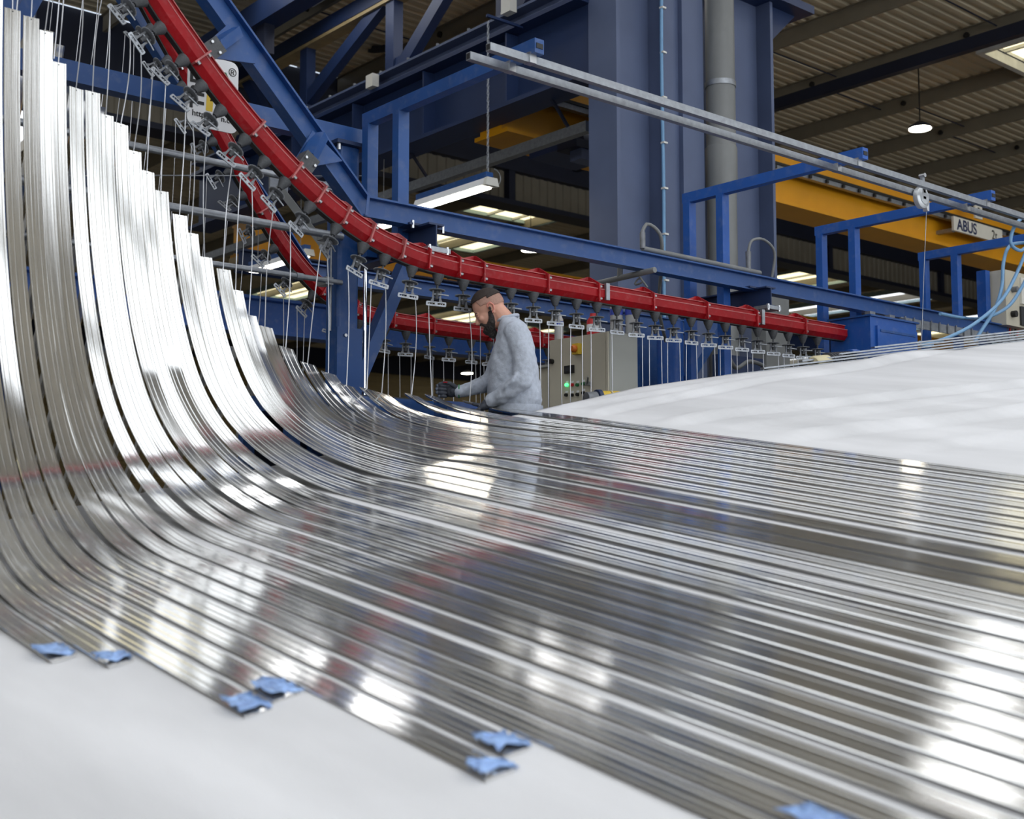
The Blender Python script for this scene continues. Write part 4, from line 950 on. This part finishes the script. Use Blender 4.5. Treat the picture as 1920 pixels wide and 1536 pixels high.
def bottle(label, p, r_, h_, cap=None, crinkle=True):
    t = thing('water_bottle', label, 'bottle', p)
    prof = [(0.0, 0), (r_ * 0.92, 0.0), (r_, 0.02)]
    for k in range(9):
        z = 0.03 + (h_ * 0.62) * k / 9; prof += [(r_, z), (r_ * 0.95, z + h_ * 0.03)]
    prof += [(r_, h_ * 0.68), (r_ * 0.95, h_ * 0.74), (r_ * 0.6, h_ * 0.88), (r_ * 0.28, h_ * 0.94), (r_ * 0.28, h_), (0, h_)]
    MB().lathe(prof, p, AZV, 16).build('body', 'bottle', t, 50)
    MB().lathe([(r_ * 1.01, h_ * 0.52), (r_ * 1.02, h_ * 0.53), (r_ * 1.02, h_ * 0.66), (r_ * 1.01, h_ * 0.67)], p, AZV, 16).build('label_band', 'bottle_label', t, 50)
    MB().lathe([(0, h_), (r_ * 0.32, h_), (r_ * 0.32, h_ + 0.02), (0, h_ + 0.02)], p, AZV, 12).build('cap', 'white', t)
    return t
q = at(1048, 634, X=6.74); bottle('clear water bottle on the beige cabinet nearest the man', Vector((6.74, q.y, 1.38)), 0.038, 0.25)
q = at(1152, 610, Y=6.9); bottle('big clear water bottle at the right of the cabinet top, left one', Vector((6.86, 6.78, 1.38)), 0.052, 0.32)
bottle('big clear water bottle at the right of the cabinet top, right one', Vector((6.95, 6.70, 1.38)), 0.052, 0.32)
q = at(1113, 620, X=6.8); t = thing('red_canister', 'red plastic canister between the bottles on the cabinet', 'canister', Vector((6.8, q.y, 1.38)))
MB().lathe([(0, 0), (0.05, 0), (0.055, 0.02), (0.055, 0.14), (0.03, 0.18), (0.03, 0.2), (0, 0.2)], Vector((6.8, q.y, 1.38)), AZV, 16).build('body', 'bottle_red', t, 40)
MB().lathe([(0.0555, 0.05), (0.0565, 0.05), (0.0565, 0.11), (0.0555, 0.11)], Vector((6.8, q.y, 1.38)), AZV, 16).build('label_band', 'white', t, 40)

# ------------------------------------------------------------------ blue rack behind the curling profiles
t = thing('storage_rack', 'blue steel rack with dark shelves behind the curling profiles', 'rack', (4.0, 6.5, FLOOR))
RX0, RX1, RY0, RY1, RZ = 3.66, 4.62, 6.3, 6.85, 0.70
for x in (RX0, 4.15, RX1):
    for y in (RY0, RY1): MB().span((x - 0.04, y - 0.03, FLOOR), (x + 0.04, y + 0.03, RZ - 0.06)).build('post', 'blue', t)
MB().span((RX0 - 0.05, RY0 - 0.04, RZ - 0.10), (RX1 + 0.05, RY1 + 0.04, RZ)).build('top_frame', 'blue', t)
MB().span((RX0, RY1 + 0.03, FLOOR), (RX1, RY1 + 0.05, RZ - 0.1)).build('back_panel', 'dark_navy', t)
for z in (0.25, -0.3): MB().span((RX0, RY0, z - 0.02), (RX1, RY1, z)).build('shelf', 'blue', t)
MB().span((RX0 + 0.06, RY0 - 0.01, RZ + 0.001), (RX1 - 0.04, RY1, RZ + 0.012)).build('rubber_mat', 'rubber', t)
for px_, py_ in ((628, 770), (683, 768), (606, 806), (655, 808)):
    q = at(px_, py_, Y=RY0 - 0.05); o = MB().box(q, (0.075, 0.004, 0.10)).build('paper_sheet', 'white'); tag(o, 'white paper sheet clipped to the blue rack, ' + {628: 'upper left one', 683: 'upper right one', 606: 'lower left one', 655: 'lower right one'}[px_], 'paper')
    MB().box(q + Vector((0, -0.004, 0.045)), (0.03, 0.006, 0.012)).build('clip', 'steel', o)
o = thing('cardboard_box', 'brown cardboard box inside the blue rack', 'box', (4.3, 6.5, 0.25)); MB().span((4.2, 6.4, 0.25), (4.38, 6.7, 0.46)).build('carton', 'cardboard', o); MB().prism([(0, 0), (0.18, 0), (0.2, 0.08), (-0.02, 0.08)], (4.2, 6.4, 0.46), AX, Vector((0, -0.5, 0.86)), (0, 0.004, 0.002)).build('flap', 'cardboard', o)
m_ = MB(); 
for i in range(9):
    for j in range(8):
        th = 2 * math.pi * j / 8; ph = math.pi * i / 8; r_ = 0.11 * (0.8 + 0.35 * random.random())
        m_.v.append((4.48 + r_ * math.sin(ph) * math.cos(th), 6.5 + r_ * math.sin(ph) * math.sin(th), 0.35 + 0.1 * math.cos(ph)))
m_.f += [(i * 8 + j, i * 8 + (j + 1) % 8, (i + 1) * 8 + (j + 1) % 8, (i + 1) * 8 + j) for i in range(8) for j in range(8)]
o = m_.build('plastic_bag', 'bag', None, 20); tag(o, 'crumpled bluish plastic bag inside the blue rack', 'bag')
t = thing('blue_crate', 'blue plastic crate below the gloved hand', 'crate', at(870, 770, Y=6.45))
a_ = at(838, 752, Y=6.45); c_ = at(895, 752, Y=6.45)
MB().span((a_.x, 6.45, PZ), (c_.x, 6.47, a_.z)).build('side', 'blue', t); MB().span((a_.x, 6.47, PZ), (a_.x + 0.02, 6.8, a_.z)).build('side', 'blue', t); MB().span((c_.x - 0.02, 6.47, PZ), (c_.x, 6.8, a_.z)).build('side', 'blue', t); MB().span((a_.x, 6.8, PZ), (c_.x, 6.82, a_.z)).build('side', 'blue', t)
MB().span((a_.x - 0.01, 6.44, a_.z - 0.04), (c_.x + 0.01, 6.46, a_.z)).build('rim', 'blue_bright', t); MB().span((a_.x, 6.46, PZ), (c_.x, 6.8, PZ + 0.02)).build('base', 'blue', t)

# ------------------------------------------------------------------ the man
D0 = 7.78
def mp(x, y, l=0.0):
    v = FW + RT * ((x - 960) / FPX) + UP * ((768 - y) / FPX); return v * (D0 - l)
LFT = Vector((-cz, -sz, 0)); FWD = -RT
def ellipsoid(m_, c, ax, r_, n=14):
    vs_ = []; fs = []
    for i in range(n + 1):
        ph = math.pi * i / n
        for j in range(2 * n):
            th = math.pi * j / n
            vs_.append(Vector(c) + ax[0] * (r_[0] * math.sin(ph) * math.cos(th)) + ax[1] * (r_[1] * math.sin(ph) * math.sin(th)) + ax[2] * (r_[2] * math.cos(ph)))
    for i in range(n):
        for j in range(2 * n):
            k = (j + 1) % (2 * n); fs.append((i * 2 * n + j, i * 2 * n + k, (i + 1) * 2 * n + k, (i + 1) * 2 * n + j))
    m_.add(vs_, fs)
def limb(m_, pts, n=14):
    P = []; R = []
    for i in range(len(pts) - 1):
        for k in range(6):
            t = k / 6; a_, c_ = pts[i], pts[i + 1]; P.append(a_[0].lerp(c_[0], t)); R.append(a_[1] * (1 - t) + c_[1] * t)
    P.append(pts[-1][0]); R.append(pts[-1][1])
    m_.tube(P, R, n)
    for p_, r_ in pts: ellipsoid(m_, p_, (AX, AY, AZV), (r_, r_, r_), 8)
def fuse(m_, name, voxel, mt, parent, smooth_it=4, disp=0.0, dsc=0.08):
    me = bpy.data.meshes.new(name); me.from_pydata(m_.v, [], m_.f); o = bpy.data.objects.new(name, me); COL.objects.link(o)
    r_ = o.modifiers.new('r', 'REMESH'); r_.mode = 'VOXEL'; r_.voxel_size = voxel; r_.use_smooth_shade = True
    s_ = o.modifiers.new('s', 'SMOOTH'); s_.iterations = smooth_it; s_.factor = 0.5
    if disp:
        tx = bpy.data.textures.new('folds', 'CLOUDS'); tx.noise_scale = dsc
        d_ = o.modifiers.new('d', 'DISPLACE'); d_.texture = tx; d_.strength = disp; d_.mid_level = 0.5; d_.texture_coords = 'LOCAL'
    dg = bpy.context.evaluated_depsgraph_get(); me2 = bpy.data.meshes.new_from_object(o.evaluated_get(dg)); me2.name = name
    bpy.data.objects.remove(o)
    for p_ in me2.polygons: p_.use_smooth = True
    return put(name, me2, mt, parent)
man = thing('person', 'bearded man in a grey sweatshirt and work gloves looking down at the profiles', 'person', (mp(966, 765).x, mp(966, 765).y, PZ))
TL = math.radians(30)
hf = (FWD * math.cos(TL) - AZV * math.sin(TL)); hu = (AZV * math.cos(TL) + FWD * math.sin(TL)); hl_ = LFT
hc0 = mp(917, 580)
H3 = (hf, hl_, hu)
def hp_(f_, l_, u_): return hc0 + hf * f_ + hl_ * l_ + hu * u_
body = MB()
ellipsoid(body, hp_(-0.008, 0, 0.028), H3, (0.102, 0.078, 0.098), 18)     # cranium
ellipsoid(body, hp_(0.030, 0, -0.035), H3, (0.070, 0.064, 0.088), 16)      # face
ellipsoid(body, hp_(0.040, 0, -0.090), H3, (0.052, 0.050, 0.040), 12)      # jaw
ellipsoid(body, hp_(0.084, 0, 0.006), H3, (0.018, 0.048, 0.012), 10)       # brow
for s_ in (-1, 1):
    ellipsoid(body, hp_(0.072, 0.040 * s_, -0.036), H3, (0.022, 0.022, 0.020), 10)   # cheekbone
    ellipsoid(body, hp_(-0.012, 0.079 * s_, -0.012), (hf, hl_ + hf * -0.3, hu), (0.020, 0.010, 0.034), 10)  # ear
    ellipsoid(body, hp_(-0.014, 0.077 * s_, -0.038), H3, (0.011, 0.008, 0.014), 8)
body.tube([hp_(0.088, 0, -0.005), hp_(0.106, 0, -0.030), hp_(0.113, 0, -0.043), hp_(0.092, 0, -0.055)], [0.009, 0.012, 0.015, 0.010], 10)  # nose
ellipsoid(body, hp_(0.100, 0, -0.046), H3, (0.013, 0.019, 0.010), 8)
ellipsoid(body, hp_(0.092, 0, -0.070), H3, (0.012, 0.024, 0.006), 8)       # lips
ellipsoid(body, hp_(0.088, 0, -0.082), H3, (0.012, 0.022, 0.007), 8)
limb(body, [(hp_(-0.035, 0, -0.03), 0.062), (mp(943, 597), 0.064), (mp(958, 622), 0.075)])   # neck
def torso(m_, grow=0.0):
    rings = [(968, 772, 0.150, 0.180), (966, 752, 0.172, 0.192), (963, 720, 0.170, 0.200), (962, 680, 0.150, 0.206), (964, 650, 0.128, 0.212), (964, 628, 0.108, 0.196), (961, 612, 0.085, 0.150), (955, 600, 0.066, 0.090), (950, 594, 0.054, 0.066)]
    P = [mp(a_, c_) for a_, c_, _, _ in rings]; n = 28; vs_ = []
    for p_, (_, _, rf, rl) in zip(P, rings):
        for k in range(n):
            th = 2 * math.pi * k / n; e_ = 0.82
            cx_ = math.copysign(abs(math.cos(th)) ** e_, math.cos(th)); sy_ = math.copysign(abs(math.sin(th)) ** e_, math.sin(th))
            vs_.append(p_ + FWD * (rf + grow) * cx_ + LFT * (rl + grow) * sy_)
    fs = [(i * n + j, i * n + (j + 1) % n, (i + 1) * n + (j + 1) % n, (i + 1) * n + j) for i in range(len(P) - 1) for j in range(n)]
    fs += [tuple(range(n))[::-1], tuple((len(P) - 1) * n + j for j in range(n))]
    m_.add(vs_, fs)
torso(body, -0.03)
NA = [(968, 624, 0.165), (982, 664, 0.215), (980, 712, 0.245), (950, 735, 0.215), (921, 752, 0.165)]; NR = [0.080, 0.074, 0.066, 0.055, 0.043]
FA = [(956, 628, -0.165), (938, 672, -0.215), (922, 715, -0.225), (893, 727, -0.17), (862, 734, -0.12)]; FR = [0.076, 0.068, 0.060, 0.050, 0.041]
limb(body, [(mp(*q), r_ - 0.025) for q, r_ in zip(NA, NR)]); limb(body, [(mp(*q), r_ - 0.022) for q, r_ in zip(FA, FR)])
for s_ in (-1, 1):
    a_ = mp(968, 775, 0.09 * s_); k_ = a_ + FWD * 0.04 - AZV * (a_.z - PZ) * 0.48; f_ = a_ + FWD * 0.02 + AZV * (PZ - a_.z + 0.09)
    limb(body, [(a_, 0.085), (k_, 0.058), (f_, 0.042)])
fuse(body, 'body', 0.0055, 'skin', man, 3)
sw_ = MB(); torso(sw_)
limb(sw_, [(mp(*q), r_) for q, r_ in zip(NA, NR)], 18); limb(sw_, [(mp(*q), r_) for q, r_ in zip(FA, FR)], 18)
for (x_, y_, l_, r_) in ((952, 722, 0.25, 0.060), (962, 712, 0.262, 0.062), (938, 742, 0.20, 0.056), (885, 729, -0.155, 0.054), (873, 732, -0.135, 0.050)):
    ellipsoid(sw_, mp(x_, y_, l_), (FWD * 0.75 + AZV * 0.5, LFT, AZV * 0.75 - FWD * 0.5), (0.018, r_ * 1.04, r_ * 1.06), 10)
fuse(sw_, 'sweatshirt', 0.008, 'sweat', man, 5, 0.022, 0.075)
nk = MB(); 
for k in range(25):
    pass
ringp = [mp(951, 599) + FWD * (0.068 * math.cos(2 * math.pi * k / 24)) + LFT * (0.076 * math.sin(2 * math.pi * k / 24)) + AZV * (0.004 - 0.022 * math.cos(2 * math.pi * k / 24)) for k in range(25)]
nk.tube(ringp, 0.011, 8, False).build('collar', 'sweat', man, 60)
hm_ = MB(); hm_.sweep([(-0.004, -0.022), (0.004, -0.022), (0.006, 0), (0.004, 0.022), (-0.004, 0.022)], [mp(967, 768) + FWD * (0.170 * math.cos(2 * math.pi * k / 32)) + LFT * (0.190 * math.sin(2 * math.pi * k / 32)) for k in range(33)], [((FWD * math.cos(2 * math.pi * k / 32) + LFT * math.sin(2 * math.pi * k / 32)), AZV) for k in range(33)], False).build('hem', 'sweat', man, 60)
tr_ = MB()
for s_ in (-1, 1):
    a_ = mp(968, 772, 0.09 * s_); k_ = a_ + FWD * 0.04 - AZV * (a_.z - PZ) * 0.48; f_ = a_ + FWD * 0.02 + AZV * (PZ - a_.z + 0.09)
    limb(tr_, [(a_ - AZV * 0.05, 0.10), (k_, 0.085), (f_, 0.07)])
fuse(tr_, 'trousers', 0.012, 'jeans', man, 3)
for s_ in (-1, 1):
    f_ = mp(968, 772, 0.09 * s_); f_ = Vector((f_.x, f_.y, PZ)) + FWD * 0.06
    sh = MB(); ellipsoid(sh, f_ + AZV * 0.035, (FWD, LFT, AZV), (0.14, 0.05, 0.036), 10); ellipsoid(sh, f_ - FWD * 0.06 + AZV * 0.07, (FWD, LFT, AZV), (0.06, 0.045, 0.06), 10); fuse(sh, 'shoe', 0.01, 'black', man, 2)
# hair: short on top, faded at the sides; beard; earbud
def shell(name, c, ax, r_, keep, mt, thick=0.004):
    m_ = MB(); ellipsoid(m_, c, ax, r_, 90)
    F_ = []
    for f_ in m_.f:
        q = sum((Vector(m_.v[i]) for i in f_), Vector()) / len(f_) - hc0
        if keep(q.dot(hf), q.dot(hl_), q.dot(hu)): F_.append(f_)
    m_.f = F_; o = m_.build(name, mt, man, 60); s_ = o.modifiers.new('t', 'SOLIDIFY'); s_.thickness = thick; s_.offset = 1
    return o
cc = hp_(-0.008, 0, 0.028)
shell('hair', cc, H3, (0.106, 0.080, 0.103), lambda f_, l_, u_: u_ > 0.073 + 0.10 * max(0, f_ - 0.02) - 0.018 * (f_ < -0.02) and f_ < 0.088, 'hair', 0.007)
shell('hair_fade', cc, H3, (0.1035, 0.0795, 0.0995), lambda f_, l_, u_: u_ > 0.030 - 0.035 * smooth01((-f_ + 0.02) / 0.08) and u_ < 0.09 and f_ < 0.045 + 0.25 * max(0, u_ - 0.04), 'hair_fade', 0.0015)
bd = MB()
for s_ in (-1, 1):
    bd.tube([hp_(0.008, 0.066 * s_, -0.022), hp_(0.014, 0.066 * s_, -0.055), hp_(0.028, 0.058 * s_, -0.085), hp_(0.052, 0.036 * s_, -0.108), hp_(0.066, 0.0, -0.118)], [0.012, 0.017, 0.024, 0.030, 0.034], 12)
    bd.tube([hp_(0.098, 0.0, -0.060), hp_(0.090, 0.026 * s_, -0.064), hp_(0.074, 0.036 * s_, -0.085), hp_(0.070, 0.03 * s_, -0.105)], [0.008, 0.010, 0.013, 0.015], 10)
ellipsoid(bd, hp_(0.072, 0, -0.116), H3, (0.034, 0.040, 0.030), 12)
ellipsoid(bd, hp_(0.058, 0, -0.140), H3, (0.032, 0.036, 0.042), 12)
fuse(bd, 'beard', 0.0045, 'beard', man, 2, 0.008, 0.012)
for s_ in (-1, 1):
    MB().tube([hp_(0.098, 0.012 * s_, 0.008), hp_(0.094, 0.03 * s_, 0.013), hp_(0.080, 0.050 * s_, 0.008)], [0.003, 0.0045, 0.002], 6).build('eyebrow', 'hair', man, 60)
    ey = MB(); ellipsoid(ey, hp_(0.078, 0.032 * s_, -0.018), H3, (0.011, 0.012, 0.010), 8); ey.build('eye', 'white', man, 60)
    ey = MB(); ellipsoid(ey, hp_(0.0805, 0.032 * s_, -0.015), H3, (0.0115, 0.0135, 0.0095), 8); ey.build('eyelid', 'skin', man, 60)
    er = MB(); er.tube([hp_(-0.002, 0.086 * s_, -0.040), hp_(-0.022, 0.090 * s_, -0.026), hp_(-0.031, 0.093 * s_, 0.000), hp_(-0.020, 0.093 * s_, 0.022), hp_(0.000, 0.089 * s_, 0.020), hp_(0.008, 0.084 * s_, 0.002)], [0.005, 0.005, 0.006, 0.006, 0.005, 0.004], 8); er.build('ear_rim', 'skin_ear', man, 60)
eb = MB(); ellipsoid(eb, hp_(-0.002, 0.089, -0.010), H3, (0.009, 0.007, 0.011), 8); ellipsoid(eb, hp_(0.000, 0.089, -0.026), H3, (0.004, 0.005, 0.012), 8); eb.build('earbud', 'black', man, 60)
# gloved hands: far hand closed around a hanging wire, near hand under the last profile
g = MB()
ellipsoid(g, mp(847, 733, -0.135), (FWD, LFT, AZV), (0.050, 0.026, 0.043), 12)
limb(g, [(mp(864, 734, -0.125), 0.036), (mp(852, 733, -0.13), 0.036)], 12)
for k in range(4):
    y_ = 722 + 6.6 * k; e_ = [0, 1.5, 1, -3][k]
    limb(g, [(mp(838, y_, -0.150), 0.0125), (mp(824 - e_, y_ + 0.5, -0.140), 0.0115), (mp(820 - e_, y_ + 1, -0.112), 0.0110), (mp(828 - e_, y_ + 1.5, -0.092), 0.0105), (mp(836, y_ + 2, -0.096), 0.0095)], 8)
limb(g, [(mp(855, 726, -0.105), 0.016), (mp(844, 719, -0.092), 0.0135), (mp(832, 718, -0.090), 0.0115), (mp(824, 720, -0.094), 0.010)], 8)
gl = fuse(g, 'glove', 0.0032, 'glove', man, 3); gl['label'] = 'dark work glove closed on a wire'
MB().tube([mp(862, 734, -0.122) + AZV * (0.040 * math.cos(2 * math.pi * k / 16)) + LFT * (0.038 * math.sin(2 * math.pi * k / 16)) + FWD * 0.004 for k in range(17)], 0.0055, 6, False).build('glove_cuff', 'glove_green', man, 60)
MB().box(mp(835, 717, -0.075), (0.02, 0.02, 0.006)).build('glove_badge', 'glove_red', man)
fp = MB()
for k in range(4):
    y_ = 722 + 6.6 * k; e_ = [0, 1.5, 1, -3][k]; ellipsoid(fp, mp(822 - e_, y_ + 1.2, -0.108), (FWD, LFT, AZV), (0.0125, 0.0135, 0.0120), 8)
fp.build('glove_fingertips', 'glove_grey', man, 60)
g = MB()
ellipsoid(g, mp(908, 762, 0.150), (FWD * 0.85 - AZV * 0.5, LFT, AZV * 0.85 + FWD * 0.5), (0.050, 0.040, 0.024), 12)
limb(g, [(mp(922, 752, 0.165), 0.036), (mp(912, 759, 0.155), 0.034)], 12)
for k in range(4):
    l_ = 0.185 - 0.024 * k
    limb(g, [(mp(898, 768, l_), 0.012), (mp(888, 772, l_), 0.0112), (mp(878, 772, l_ - 0.01), 0.0105), (mp(872, 768, l_ - 0.01), 0.0095)], 8)
limb(g, [(mp(910, 760, 0.10), 0.015), (mp(898, 760, 0.085), 0.013), (mp(888, 758, 0.085), 0.011)], 8)
fuse(g, 'glove', 0.0036, 'glove', man, 3)
